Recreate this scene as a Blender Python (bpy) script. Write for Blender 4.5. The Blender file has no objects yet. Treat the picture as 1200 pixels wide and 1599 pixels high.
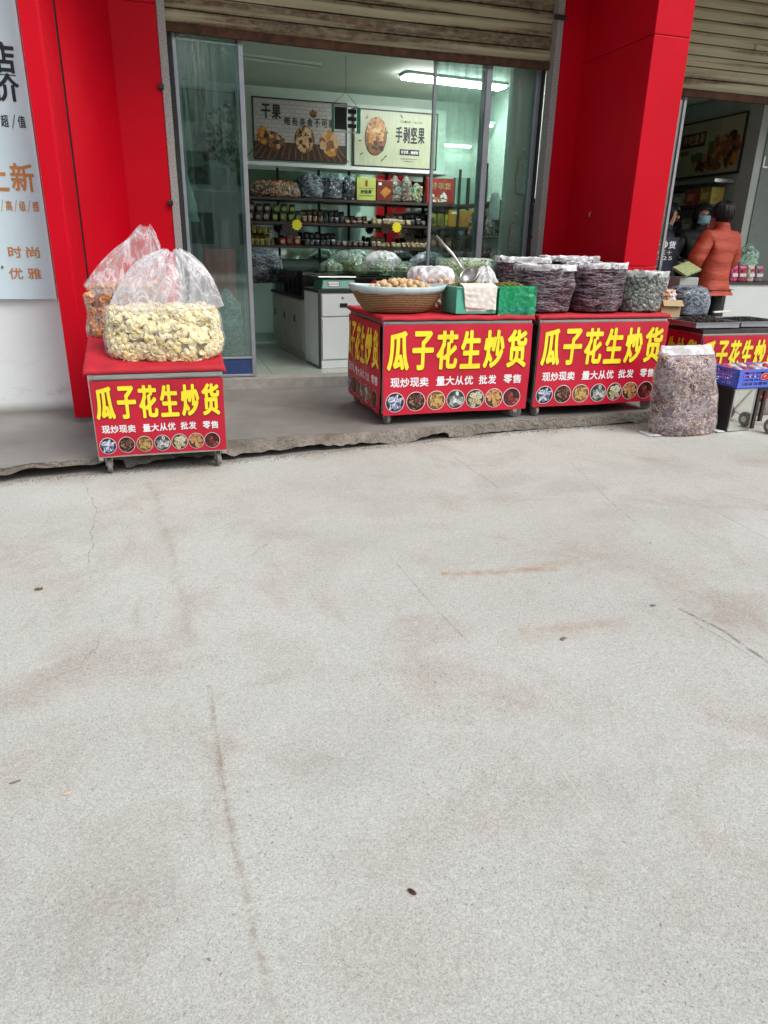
import bpy, math, random
import numpy as np
from mathutils import Vector, Matrix, noise
R_ = math.radians
PI = math.pi
random.seed(7)
rng = np.random.default_rng(7)
sc = bpy.context.scene
COL = sc.collection

# ------------------------------------------------------------------ camera
CAM = (0.0, 0.0, 1.5)
FPX, PITCH, ROLL, YAW = 1089.906, R_(20.8721), R_(1.2692), R_(17.2690)
_f = Vector((math.sin(YAW)*math.cos(PITCH), math.cos(YAW)*math.cos(PITCH), -math.sin(PITCH)))
_r = Vector((math.cos(YAW), -math.sin(YAW), 0))
_u = _r.cross(_f)
AX = math.cos(ROLL)*_r + math.sin(ROLL)*_u
AY = -math.sin(ROLL)*_r + math.cos(ROLL)*_u
cd = bpy.data.cameras.new('camera'); cam = bpy.data.objects.new('camera', cd); COL.objects.link(cam)
M = Matrix((AX, AY, -_f)).transposed().to_4x4(); M.translation = Vector(CAM)
cam.matrix_world = M
cd.sensor_fit = 'VERTICAL'; cd.sensor_height = 36; cd.lens = 36*FPX/1599; cd.clip_start = .05; cd.clip_end = 400
sc.camera = cam
def at(px, py, Y):                     # the point at depth Y (into the shop) seen at that place of the photograph
    d = _f + AX*((px-600)/FPX) - AY*((py-799.5)/FPX)
    return Vector(CAM) + d*(Y/d.y)
def onz(px, py, z):
    d = _f + AX*((px-600)/FPX) - AY*((py-799.5)/FPX)
    return Vector(CAM) + d*((z-CAM[2])/d.z)

# ------------------------------------------------------------------ light
SUN_EL, SUN_AZ = 52, 140               # overcast, soft light from behind the viewer
w = bpy.data.worlds.new('World'); sc.world = w; w.use_nodes = True
wn = w.node_tree.nodes; wl = w.node_tree.links
bg = wn['Background']; sky = wn.new('ShaderNodeTexSky'); sky.sky_type = 'NISHITA'; sky.sun_disc = False
sky.sun_elevation = R_(SUN_EL); sky.sun_rotation = R_(SUN_AZ); sky.dust_density = 4.0; sky.air_density = 1.2
hs = wn.new('ShaderNodeHueSaturation'); hs.inputs['Saturation'].default_value = .42
wl.new(sky.outputs[0], hs.inputs['Color']); wl.new(hs.outputs[0], bg.inputs[0]); bg.inputs[1].default_value = .15
sl = bpy.data.lights.new('sun', 'SUN'); sl.energy = 1.5; sl.angle = R_(32); sl.color = (1, .97, .93)
so = bpy.data.objects.new('sun', sl); COL.objects.link(so)
_el, _az = R_(SUN_EL), R_(SUN_AZ)
so.rotation_euler = Vector((-math.sin(_az)*math.cos(_el), -math.cos(_az)*math.cos(_el), -math.sin(_el))).to_track_quat('-Z', 'Y').to_euler()
sc.view_settings.view_transform = 'Standard'; sc.view_settings.look = 'None'
sc.view_settings.exposure = .34; sc.view_settings.gamma = 1
sc.cycles.transparent_max_bounces = 24; sc.cycles.max_bounces = 10

# ------------------------------------------------------------------ object helpers
def link(o, parent=None):
    COL.objects.link(o)
    if parent: o.parent = parent
    return o
def thing(name, label, cat, loc=(0, 0, 0), rz=0, group=None, rot=None):
    o = bpy.data.objects.new(name, None); COL.objects.link(o); o.empty_display_size = .1
    o.location = loc; o.rotation_euler = rot if rot else (0, 0, rz)
    return tag(o, label, cat, group)
def tag(o, label=None, cat=None, group=None, kind=None):
    if label: o['label'] = label
    if cat: o['category'] = cat
    if group: o['group'] = group
    if kind: o['kind'] = kind
    return o
def copy_tree(o, parent=None):
    c = o.copy(); COL.objects.link(c)
    if parent: c.parent = parent
    for ch in list(o.children): copy_tree(ch, c)
    return c

class MB:
    """collects polygons, becomes ONE mesh object"""
    def __init__(s): s.v = []; s.f = []; s.mi = []
    def add(s, V, F, m=0):
        n = len(s.v); s.v += [tuple(map(float, p)) for p in V]
        s.f += [tuple(int(i)+n for i in f) for f in F]; s.mi += [m]*len(F); return s
    def box(s, x0, y0, z0, x1, y1, z1, m=0):
        V = [(x0,y0,z0),(x1,y0,z0),(x1,y1,z0),(x0,y1,z0),(x0,y0,z1),(x1,y0,z1),(x1,y1,z1),(x0,y1,z1)]
        return s.add(V, [(3,2,1,0),(4,5,6,7),(0,1,5,4),(1,2,6,5),(2,3,7,6),(3,0,4,7)], m)
    def prism(s, poly, z0, z1, m=0):            # poly counter-clockwise in xy
        n = len(poly); V = [(x,y,z0) for x,y in poly]+[(x,y,z1) for x,y in poly]
        F = [tuple(range(n-1,-1,-1)), tuple(range(n,2*n))]+[(i,(i+1)%n,(i+1)%n+n,i+n) for i in range(n)]
        return s.add(V, F, m)
    def tube(s, pts, r, n=8, m=0, cap=True):
        pts = [Vector(p) for p in pts]; rs = r if isinstance(r, (list, tuple)) else [r]*len(pts)
        V = []; F = []; ref = None
        for i, p in enumerate(pts):
            t = (pts[min(i+1, len(pts)-1)]-pts[max(i-1, 0)]).normalized()
            if ref is None: ref = t.orthogonal().normalized()
            a = (ref - t*ref.dot(t)).normalized(); ref = a; b = t.cross(a)
            for k in range(n):
                q = p+(a*math.cos(2*PI*k/n)+b*math.sin(2*PI*k/n))*rs[i]; V.append(q)
        for i in range(len(pts)-1):
            for k in range(n): F.append((i*n+k, i*n+(k+1)%n, (i+1)*n+(k+1)%n, (i+1)*n+k))
        if cap: F += [tuple(range(n-1,-1,-1)), tuple((len(pts)-1)*n+k for k in range(n))]
        return s.add(V, F, m)
    def lathe(s, prof, n=24, c=(0,0,0), m=0, axis='z', cap=True):   # prof: (r, h)
        V = []; F = []
        for r, h in prof:
            for k in range(n):
                a = 2*PI*k/n; x, y = r*math.cos(a), r*math.sin(a)
                p = (x, y, h) if axis == 'z' else ((h, x, y) if axis == 'x' else (x, -h, y))
                V.append((p[0]+c[0], p[1]+c[1], p[2]+c[2]))
        for i in range(len(prof)-1):
            for k in range(n): F.append((i*n+k, i*n+(k+1)%n, (i+1)*n+(k+1)%n, (i+1)*n+k))
        if cap: F += [tuple(range(n-1,-1,-1)), tuple((len(prof)-1)*n+k for k in range(n))]
        return s.add(V, F, m)
    def grid(s, nu, nv, fn, m=0):
        V = [fn(i/nu, j/nv) for j in range(nv+1) for i in range(nu+1)]
        F = [(j*(nu+1)+i, j*(nu+1)+i+1, (j+1)*(nu+1)+i+1, (j+1)*(nu+1)+i) for j in range(nv) for i in range(nu)]
        return s.add(V, F, m)
    def build(s, name, mats, parent=None, smooth=False, bevel=0, solid=0, sub=0):
        me = bpy.data.meshes.new(name); me.from_pydata(s.v, [], s.f)
        mats = mats if isinstance(mats, (list, tuple)) else [mats]
        for mm in mats: me.materials.append(mm)
        if len(mats) > 1: me.polygons.foreach_set('material_index', s.mi)
        if smooth: me.polygons.foreach_set('use_smooth', [True]*len(me.polygons))
        me.update()
        o = bpy.data.objects.new(name, me); link(o, parent)
        if solid:
            q = o.modifiers.new('solid', 'SOLIDIFY'); q.thickness = solid; q.offset = 0
        if bevel:
            q = o.modifiers.new('bevel', 'BEVEL'); q.width = bevel; q.segments = 2; q.limit_method = 'ANGLE'; q.angle_limit = R_(40)
        if sub:
            q = o.modifiers.new('sub', 'SUBSURF'); q.levels = sub; q.render_levels = sub
        return o

def scatter(mb, P, N, tv, tf, smin, smax, tilt=1.0, stretch=None, along=None, m=0, nm=1):
    """copies of a small template at points P; normals N; tilt 0 = lies flat on the surface, 1 = any way round"""
    tv = np.asarray(tv, float); nt = len(tv)
    for p, n in zip(P, N):
        n = np.asarray(n, float); n /= np.linalg.norm(n)+1e-9
        n = n + tilt*rng.normal(size=3)*.6; n /= np.linalg.norm(n)
        t = np.asarray(along, float)+rng.normal(size=3)*.18 if along is not None else rng.normal(size=3)
        t = t - n*np.dot(t, n); t /= np.linalg.norm(t)+1e-9
        b = np.cross(n, t); sc_ = rng.uniform(smin, smax)
        V = (tv[:, :1]*t + tv[:, 1:2]*b + tv[:, 2:]*n)*sc_ + np.asarray(p)
        mb.add(V, tf, m if nm == 1 else int(rng.integers(nm)))
    return mb

def ico(sub=1):
    import bmesh
    bm = bmesh.new(); bmesh.ops.create_icosphere(bm, subdivisions=sub, radius=1)
    V = np.array([v.co[:] for v in bm.verts]); F = [tuple(v.index for v in f.verts) for f in bm.faces]; bm.free()
    return V, F
ICO1 = ico(1); ICO2 = ico(2); ICO3 = ico(3)
def ellipsoid(a, b, c, sub=1):
    V, F = {1: ICO1, 2: ICO2, 3: ICO3}[sub]; return V*np.array([a, b, c]), F
def torus_t(R=1, r=.35, n=9, k=5):
    V = []; F = []
    for i in range(n):
        for j in range(k):
            a, b = 2*PI*i/n, 2*PI*j/k
            V.append(((R+r*math.cos(b))*math.cos(a), (R+r*math.cos(b))*math.sin(a), r*math.sin(b)))
            F.append((i*k+j, ((i+1)%n)*k+j, ((i+1)%n)*k+(j+1)%k, i*k+(j+1)%k))
    return V, F
def cup_t(n=9):                         # a puffed shell-shaped snack: open cup with a thick rim
    prof = [(0, -.55), (.6, -.42), (.95, -.02), (1.0, .18), (.86, .2), (.7, -.1), (.35, -.3), (0, -.36)]
    V = []; F = []
    for r, h in prof:
        for k in range(n):
            a = 2*PI*k/n; V.append((r*math.cos(a), .8*r*math.sin(a), h+.25*(r*math.cos(a))**2))
    for i in range(len(prof)-1):
        for k in range(n): F.append((i*n+k, i*n+(k+1)%n, (i+1)*n+(k+1)%n, (i+1)*n+k))
    return V, F

# ------------------------------------------------------------------ material helpers
def nodes(name):
    m = bpy.data.materials.new(name); m.use_nodes = True
    nt = m.node_tree; return m, nt, nt.nodes['Principled BSDF'], nt.nodes, nt.links
def L3(c): return (c[0], c[1], c[2], 1)
def tex(N, L, scale, detail=4, rough=.55, co='Object', stretch=None, dist=0):
    tc = N.new('ShaderNodeTexCoord'); mp = N.new('ShaderNodeMapping'); L.new(tc.outputs[co], mp.inputs[0])
    if stretch: mp.inputs['Scale'].default_value = stretch
    t = N.new('ShaderNodeTexNoise'); t.inputs['Scale'].default_value = scale; t.inputs['Detail'].default_value = detail
    t.inputs['Roughness'].default_value = rough; t.inputs['Distortion'].default_value = dist
    L.new(mp.outputs[0], t.inputs['Vector']); return t
def ramp(N, L, src, stops):
    r = N.new('ShaderNodeValToRGB'); e = r.color_ramp.elements
    while len(e) < len(stops): e.new(.5)
    for k, (p, c) in enumerate(stops):
        e[k].position = p; e[k].color = c if len(c) == 4 else L3(c)
    L.new(src, r.inputs[0]); return r
def mixc(N, L, fac, a, b, mode='MIX'):
    n = N.new('ShaderNodeMix'); n.data_type = 'RGBA'; n.blend_type = mode
    for s, v in ((n.inputs[0], fac), (n.inputs[6], a), (n.inputs[7], b)):
        if isinstance(v, (int, float)): s.default_value = v
        elif isinstance(v, (tuple, list)): s.default_value = L3(v)
        else: L.new(v, s)
    return n.outputs[2]
def bump(N, L, b, h, strength=.3, dist=.01):
    n = N.new('ShaderNodeBump'); n.inputs['Strength'].default_value = strength; n.inputs['Distance'].default_value = dist
    L.new(h, n.inputs['Height']); L.new(n.outputs[0], b.inputs['Normal'])
def M_(name, c, rough=.5, var=.12, scale=9, metal=0, bmp=0, bscale=40, dirt=0, spec=None, stretch=None, rnd=0):
    m, nt, b, N, L = nodes(name)
    t = tex(N, L, scale, 5, stretch=stretch)
    lo = tuple(max(0, x*(1-var)) for x in c); hi = tuple(min(1, x*(1+var)) for x in c)
    r = ramp(N, L, t.outputs[0], [(.3, lo), (.7, hi)]); out = r.outputs[0]
    if dirt:
        d = tex(N, L, 2.3, 8, .7); dr = ramp(N, L, d.outputs[0], [(.52, (0,0,0)), (.72, (dirt,)*3)])
        out = mixc(N, L, dr.outputs[0], out, tuple(x*.35+.03 for x in c))
    if rnd:
        oi = N.new('ShaderNodeObjectInfo'); rr = ramp(N, L, oi.outputs['Random'], [(0, (1-rnd,)*3), (1, (1+0*rnd,)*3)])
        out = mixc(N, L, 1.0, out, rr.outputs[0], 'MULTIPLY')
    L.new(out, b.inputs['Base Color']); b.inputs['Roughness'].default_value = rough; b.inputs['Metallic'].default_value = metal
    if spec is not None: b.inputs['Specular IOR Level'].default_value = spec
    if bmp:
        t2 = tex(N, L, bscale, 6); bump(N, L, b, t2.outputs[0], bmp)
    return m
def film(name, tint=(.97,.98,.99), base=.08, crease=.5, white=(.8,.82,.85), scale=7, stretch=(1,1,1), rough=.18, lo=.5, hi=.68, bmp=.6, det=5, dist=1.4):
    """thin crumpled plastic: mostly see-through, milky, with highlights painted as pale streaks along the folds"""
    m = bpy.data.materials.new(name); m.use_nodes = True; nt = m.node_tree; N = nt.nodes; L = nt.links
    b = N['Principled BSDF']; out = N['Material Output']
    b.inputs['Base Color'].default_value = L3(white); b.inputs['Roughness'].default_value = rough
    b.inputs['Specular IOR Level'].default_value = .8
    t = tex(N, L, scale, det, .6, stretch=stretch, dist=dist)
    rid = N.new('ShaderNodeMath'); rid.operation = 'SUBTRACT'; L.new(t.outputs[0], rid.inputs[0]); rid.inputs[1].default_value = .5
    ab = N.new('ShaderNodeMath'); ab.operation = 'ABSOLUTE'; L.new(rid.outputs[0], ab.inputs[0])
    cr = ramp(N, L, ab.outputs[0], [(0, (crease,)*3), (.035, (crease*.25,)*3), (.12, (0,0,0))])  # white streaks painted where the folds would catch highlights
    big = tex(N, L, scale*.45, 3, .5, stretch=stretch); bg_ = ramp(N, L, big.outputs[0], [(lo, (0,0,0)), (hi, (crease*.6,)*3)])
    lw = N.new('ShaderNodeLayerWeight'); lw.inputs[0].default_value = .25
    s1 = N.new('ShaderNodeMath'); s1.operation = 'MULTIPLY_ADD'; L.new(lw.outputs['Facing'], s1.inputs[0]); s1.inputs[1].default_value = .28; s1.inputs[2].default_value = base
    s2 = N.new('ShaderNodeMath'); s2.operation = 'ADD'; L.new(s1.outputs[0], s2.inputs[0]); L.new(cr.outputs[0], s2.inputs[1])
    s3 = N.new('ShaderNodeMath'); s3.operation = 'ADD'; s3.use_clamp = True; L.new(s2.outputs[0], s3.inputs[0]); L.new(bg_.outputs[0], s3.inputs[1])
    tr = N.new('ShaderNodeBsdfTransparent'); tr.inputs[0].default_value = L3(tint)
    mx = N.new('ShaderNodeMixShader'); L.new(s3.outputs[0], mx.inputs[0]); L.new(tr.outputs[0], mx.inputs[1]); L.new(b.outputs[0], mx.inputs[2])
    L.new(mx.outputs[0], out.inputs[0])
    bump(N, L, b, t.outputs[0], bmp, .02)
    return m
def glass_mat(name, tint=(.9,.97,.95), refl=.06, dirt=.07, streak=True):
    m = bpy.data.materials.new(name); m.use_nodes = True; nt = m.node_tree; N = nt.nodes; L = nt.links
    out = N['Material Output']; N.remove(N['Principled BSDF'])
    tr = N.new('ShaderNodeBsdfTransparent'); tr.inputs[0].default_value = L3(tint)
    gl = N.new('ShaderNodeBsdfGlossy'); gl.inputs['Roughness'].default_value = .015
    df = N.new('ShaderNodeBsdfDiffuse'); df.inputs[0].default_value = (.62,.68,.66,1)
    lw = N.new('ShaderNodeFresnel'); lw.inputs[0].default_value = 1.5
    ad = N.new('ShaderNodeMath'); ad.operation = 'ADD'; ad.use_clamp = True; L.new(lw.outputs[0], ad.inputs[0]); ad.inputs[1].default_value = refl
    m1 = N.new('ShaderNodeMixShader'); L.new(ad.outputs[0], m1.inputs[0]); L.new(tr.outputs[0], m1.inputs[1]); L.new(gl.outputs[0], m1.inputs[2])
    t = tex(N, L, 2.2, 7, .65, stretch=(6, 1, .55), dist=.6); r = ramp(N, L, t.outputs[0], [(.47, (dirt*.3,)*3), (.68, (dirt*3.2,)*3)])
    tc = N.new('ShaderNodeTexCoord'); sx = N.new('ShaderNodeSeparateXYZ'); L.new(tc.outputs['Object'], sx.inputs[0])
    mr = N.new('ShaderNodeMapRange'); L.new(sx.outputs['Z'], mr.inputs[0])      # grime gathers in the upper part of the panes
    mr.inputs[1].default_value = 2.3; mr.inputs[2].default_value = 3.1; mr.inputs[3].default_value = .22; mr.inputs[4].default_value = 1.7
    mu = N.new('ShaderNodeMath'); mu.operation = 'MULTIPLY'; mu.use_clamp = True; L.new(r.outputs[0], mu.inputs[0]); L.new(mr.outputs[0], mu.inputs[1])
    m2 = N.new('ShaderNodeMixShader'); L.new(mu.outputs[0], m2.inputs[0]); L.new(m1.outputs[0], m2.inputs[1]); L.new(df.outputs[0], m2.inputs[2])
    L.new(m2.outputs[0], out.inputs[0]); return m
def emit(name, c, s):
    m, nt, b, N, L = nodes(name); b.inputs['Base Color'].default_value = L3(c)
    b.inputs['Emission Color'].default_value = L3(c); b.inputs['Emission Strength'].default_value = s; return m

# ------------------------------------------------------------------ flat prints (banners, posters, labels)
_gl = {}
def glyph(ch, bold):
    k = (ch, bold)
    if k not in _gl:
        cu = bpy.data.curves.new('glyph', 'FONT'); cu.body = ch; cu.size = 1; cu.offset = bold; cu.dimensions = '2D'; cu.fill_mode = 'FRONT'; cu.resolution_u = 4
        o = bpy.data.objects.new('glyph', cu); COL.objects.link(o); bpy.context.view_layer.update()
        me = bpy.data.meshes.new_from_object(o.evaluated_get(bpy.context.evaluated_depsgraph_get()))
        V = np.array([v.co[:2] for v in me.vertices]) if len(me.vertices) else np.zeros((0, 2)); F = [tuple(p.vertices) for p in me.polygons]
        bpy.data.objects.remove(o); bpy.data.curves.remove(cu); bpy.data.meshes.remove(me)
        _gl[k] = (V, F)
    return _gl[k]
class Print:
    """flat coloured shapes laid on a sheet; u to the right, v up, each layer a hair in front of the last"""
    def __init__(s, O, U, V, fn=None):
        s.O, s.U, s.V = Vector(O), Vector(U).normalized(), Vector(V).normalized(); s.N = s.U.cross(s.V)
        s.mb = MB(); s.fn = fn
    def P(s, u, v, d):
        p = s.O+s.U*u+s.V*v+s.N*(d*.0016+.0012)
        return p+s.N*s.fn(u, v) if s.fn else p
    def poly(s, pts, m=0, d=1):
        s.mb.add([s.P(u, v, d) for u, v in pts], [tuple(range(len(pts)))], m); return s
    def rect(s, u0, v0, u1, v1, m=0, d=1): return s.poly([(u0,v0),(u1,v0),(u1,v1),(u0,v1)], m, d)
    def ell(s, cu, cv, a, b, rot=0, m=0, d=1, n=12):
        c, q = math.cos(rot), math.sin(rot)
        return s.poly([(cu+a*math.cos(t)*c-b*math.sin(t)*q, cv+a*math.cos(t)*q+b*math.sin(t)*c) for t in [2*PI*k/n for k in range(n)]], m, d)
    def char(s, ch, u, v, w_, h, bold=.02, m=0, d=1, fit=True):
        V, F = glyph(ch, 0)
        if not len(V): return s
        b = bold*h; lo, hi = V.min(0), V.max(0); sz = hi-lo
        Q = (V-lo)/np.maximum(sz, 1e-6)*np.array([w_-2*b, h-2*b])+b
        sh = [(0, 0)] if bold <= 0 else [(b*math.cos(t), b*math.sin(t)) for t in [2*PI*(k+.5)/8 for k in range(8)]]
        for k, (dx, dy) in enumerate(sh):        # heavy strokes
            s.mb.add([s.P(u+x+dx, v+y+dy, d+.03*k) for x, y in Q], F, m)
        return s
    def text(s, st, u, v, cw, h, bold=.02, gap=.12, m=0, d=1):
        for k, ch in enumerate(st):
            if ch == ' ': continue
            if ch == '/': q = cw*.09; s.poly([(u+k*cw+cw*.22, v-h*.08), (u+k*cw+cw*.22+q, v-h*.08), (u+k*cw+cw*.68+q, v+h*1.05), (u+k*cw+cw*.68, v+h*1.05)], m, d)
            elif ch in '，,·.': s.char(ch, u+k*cw+cw*.35, v, cw*.3, h*(1 if ch == '/' else .25), bold, m, d)
            else: s.char(ch, u+k*cw, v, cw*(1-gap), h, bold, m, d)
        return s
    def build(s, name, mats, parent=None): return s.mb.build(name, mats, parent)

# ------------------------------------------------------------------ materials
X = {}
def concrete_road():
    m, nt, b, N, L = nodes('worn_concrete')
    t1 = tex(N, L, .55, 6, .6); base = ramp(N, L, t1.outputs[0], [(.3, (.380,.386,.356)), (.5, (.424,.434,.406)), (.7, (.460,.472,.446))]).outputs[0]
    t2 = tex(N, L, 1.6, 8, .68, dist=.5); st = ramp(N, L, t2.outputs[0], [(.52, (0,0,0)), (.70, (.55,)*3)])
    base = mixc(N, L, st.outputs[0], base, (.31,.265,.225))
    t2b = tex(N, L, 3.1, 9, .75, stretch=(1, .35, 1), dist=.8); st2 = ramp(N, L, t2b.outputs[0], [(.57, (0,0,0)), (.78, (.6,)*3)])
    base = mixc(N, L, st2.outputs[0], base, (.30,.235,.19))
    t2c = tex(N, L, .9, 7, .6, stretch=(1, 1.7, 1)); st3 = ramp(N, L, t2c.outputs[0], [(.55, (0,0,0)), (.8, (.5,)*3)])
    base = mixc(N, L, st3.outputs[0], base, (.50,.495,.49))
    # fine aggregate: grains of slightly different tone, dark pits and pale chips
    tcv = N.new('ShaderNodeTexCoord')
    def grains(scale, lo, hi):
        nonlocal base
        v = N.new('ShaderNodeTexVoronoi'); v.inputs['Scale'].default_value = scale; L.new(tcv.outputs['Object'], v.inputs['Vector'])
        sp = N.new('ShaderNodeSeparateColor'); L.new(v.outputs['Color'], sp.inputs[0])
        r = ramp(N, L, sp.outputs[0], [(0, (lo,)*3), (.5, (1,)*3), (1, (hi,)*3)]); base = mixc(N, L, 1.0, base, r.outputs[0], 'MULTIPLY')
    grains(380, .80, 1.17); grains(190, .89, 1.09); grains(80, .965, 1.03)
    for sc_, lo, hi, c, k in ((170, .64, .69, (.11,.10,.09), .85), (90, .70, .74, (.09,.08,.07), .85), (240, .66, .71, (.72,.71,.69), .7)):
        g = tex(N, L, sc_, 2, .5, dist=.6, stretch=(1, .75, 1)); gr = ramp(N, L, g.outputs[0], [(lo, (0,0,0)), (hi, (k,)*3)])
        dm = tex(N, L, 1.3+sc_*.004, 6, .7); dmr = ramp(N, L, dm.outputs[0], [(.38, (.12,)*3), (.62, (1,)*3)])
        base = mixc(N, L, mixc(N, L, 1.0, gr.outputs[0], dmr.outputs[0], 'MULTIPLY'), base, c)
    # hairline cracks and old joints, each a wandering line on the slab
    tc = N.new('ShaderNodeTexCoord'); wob = tex(N, L, 4.0, 9, .72)
    def line(x0, y0, x1, y1, wid, amp, soft=2.2):
        dx, dy = x1-x0, y1-y0; ln = math.hypot(dx, dy)
        vs = N.new('ShaderNodeVectorMath'); vs.operation = 'SUBTRACT'; L.new(tc.outputs['Object'], vs.inputs[0]); vs.inputs[1].default_value = (x0, y0, 0)
        d1 = N.new('ShaderNodeVectorMath'); d1.operation = 'DOT_PRODUCT'; L.new(vs.outputs[0], d1.inputs[0]); d1.inputs[1].default_value = (-dy/ln, dx/ln, 0)
        d2 = N.new('ShaderNodeVectorMath'); d2.operation = 'DOT_PRODUCT'; L.new(vs.outputs[0], d2.inputs[0]); d2.inputs[1].default_value = (dx/ln, dy/ln, 0)
        a = N.new('ShaderNodeMath'); a.operation = 'MULTIPLY_ADD'; L.new(wob.outputs[0], a.inputs[0]); a.inputs[1].default_value = amp; a.inputs[2].default_value = -amp*.5
        s = N.new('ShaderNodeMath'); s.operation = 'ADD'; L.new(d1.outputs['Value'], s.inputs[0]); L.new(a.outputs[0], s.inputs[1])
        ab = N.new('ShaderNodeMath'); ab.operation = 'ABSOLUTE'; L.new(s.outputs[0], ab.inputs[0])
        mr = N.new('ShaderNodeMapRange'); L.new(ab.outputs[0], mr.inputs[0]); mr.inputs[1].default_value = wid*.25; mr.inputs[2].default_value = wid*soft; mr.inputs[3].default_value = 1; mr.inputs[4].default_value = 0
        m0 = N.new('ShaderNodeMath'); m0.operation = 'GREATER_THAN'; L.new(d2.outputs['Value'], m0.inputs[0]); m0.inputs[1].default_value = 0
        m1 = N.new('ShaderNodeMath'); m1.operation = 'LESS_THAN'; L.new(d2.outputs['Value'], m1.inputs[0]); m1.inputs[1].default_value = ln
        q = N.new('ShaderNodeMath'); q.operation = 'MULTIPLY'; L.new(mr.outputs[0], q.inputs[0]); L.new(m0.outputs[0], q.inputs[1])
        q2 = N.new('ShaderNodeMath'); q2.operation = 'MULTIPLY'; L.new(q.outputs[0], q2.inputs[0]); L.new(m1.outputs[0], q2.inputs[1])
        return q2.outputs[0]
    bg2 = tex(N, L, 75, 4, .75); bgr = ramp(N, L, bg2.outputs[0], [(.40, (.12,)*3), (.62, (1,)*3)])
    for nm, c in (('stain_brown', (.25,.195,.15)), ('stain_rust', (.33,.235,.15)), ('stain_gap_grey', (.235,.23,.215))):      # dirt patches and the painted dark of the kerb gap, stored on the sheet
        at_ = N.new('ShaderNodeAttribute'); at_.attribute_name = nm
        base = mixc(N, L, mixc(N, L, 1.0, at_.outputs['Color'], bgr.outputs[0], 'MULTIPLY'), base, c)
    br = tex(N, L, 14, 4, .7); brk = ramp(N, L, br.outputs[0], [(.4, (.15,)*3), (.6, (1,)*3)])
    def crack(pts, wid, amp, c, k):
        nonlocal base
        for (a, b_) in zip(pts, pts[1:]):
            A, B = onz(*a, 0), onz(*b_, 0); f = line(A.x, A.y, B.x, B.y, wid, amp)
            f2 = mixc(N, L, 1.0, f, brk.outputs[0], 'MULTIPLY'); f3 = mixc(N, L, 1.0, f2, (k, k, k), 'MULTIPLY')
            base = mixc(N, L, f3, base, c)
    brown = (.25,.20,.15); dk = (.12,.11,.10)
    crack([(325,1070),(345,1200),(372,1350),(400,1470),(436,1600)], .0075, .03, brown, .55)
    crack([(330,1075),(352,1240),(366,1330)], .003, .03, dk, .3)
    crack([(232,750),(268,860),(292,960),(300,1010)], .016, .16, brown, .35)
    crack([(126,745),(150,790),(143,850),(135,890)], .0022, .10, dk, .65)
    crack([(160,960),(155,1010),(125,1045),(70,1065)], .002, .12, dk, .4)
    crack([(1060,950),(1130,985),(1205,1038)], .006, .02, dk, .9)
    crack([(1072,965),(1140,1003),(1205,1046)], .003, .02, dk, .6)
    crack([(800,1098),(862,1180),(905,1240),(980,1325),(1040,1400)], .0035, .015, (.56,.54,.49), .4)
    crack([(620,880),(680,950),(735,1005)], .003, .03, dk, .45)
    crack([(890,720),(960,790),(1010,830)], .003, .04, (.2,.19,.14), .7)
    crack([(710,715),(780,762)], .003, .03, dk, .6)
    crack([(1060,770),(1130,805),(1200,842)], .003, .03, (.2,.19,.14), .6)
    crack([(690,897),(760,893),(870,888)], .018, .03, (.34,.24,.15), .9)
    crack([(810,985),(880,980),(960,972)], .02, .05, (.34,.26,.19), .5)
    crack([(390,870),(418,848)], .004, .02, dk, .5)
    L.new(base, b.inputs['Base Color']); b.inputs['Roughness'].default_value = .88; b.inputs['Specular IOR Level'].default_value = .25
    h = tex(N, L, 150, 5, .75); bump(N, L, b, h.outputs[0], .5, .006)
    return m
def pavement_mat():
    m, nt, b, N, L = nodes('dark_pavement')
    t1 = tex(N, L, 1.3, 7, .62); base = ramp(N, L, t1.outputs[0], [(.3, (.145,.135,.122)), (.5, (.20,.19,.176)), (.72, (.275,.262,.242))]).outputs[0]
    g = tex(N, L, 130, 2); gr = ramp(N, L, g.outputs[0], [(.6, (0,0,0)), (.68, (.6,)*3)]); base = mixc(N, L, gr.outputs[0], base, (.1,.09,.085))
    g = tex(N, L, 26, 4, .7); gr = ramp(N, L, g.outputs[0], [(.62, (0,0,0)), (.72, (.5,)*3)]); base = mixc(N, L, gr.outputs[0], base, (.09,.085,.08))
    t2 = tex(N, L, .7, 3); wet = ramp(N, L, t2.outputs[0], [(.4, (.42,)*3), (.65, (.8,)*3)])
    L.new(base, b.inputs['Base Color']); L.new(wet.outputs[0], b.inputs['Roughness'])
    h = tex(N, L, 90, 5, .7); bump(N, L, b, h.outputs[0], .3, .006); return m
def kerb_mat():
    m, nt, b, N, L = nodes('broken_kerb')
    t1 = tex(N, L, 5, 8, .7); base = ramp(N, L, t1.outputs[0], [(.3, (.12,.105,.085)), (.5, (.225,.20,.168)), (.7, (.33,.30,.258))]).outputs[0]
    g = tex(N, L, 60, 4, .7); gr = ramp(N, L, g.outputs[0], [(.5, (0,0,0)), (.62, (.75,)*3)]); base = mixc(N, L, gr.outputs[0], base, (.085,.075,.06))
    L.new(base, b.inputs['Base Color']); b.inputs['Roughness'].default_value = .95
    h = tex(N, L, 45, 7, .75); bump(N, L, b, h.outputs[0], .9, .02); return m
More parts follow.
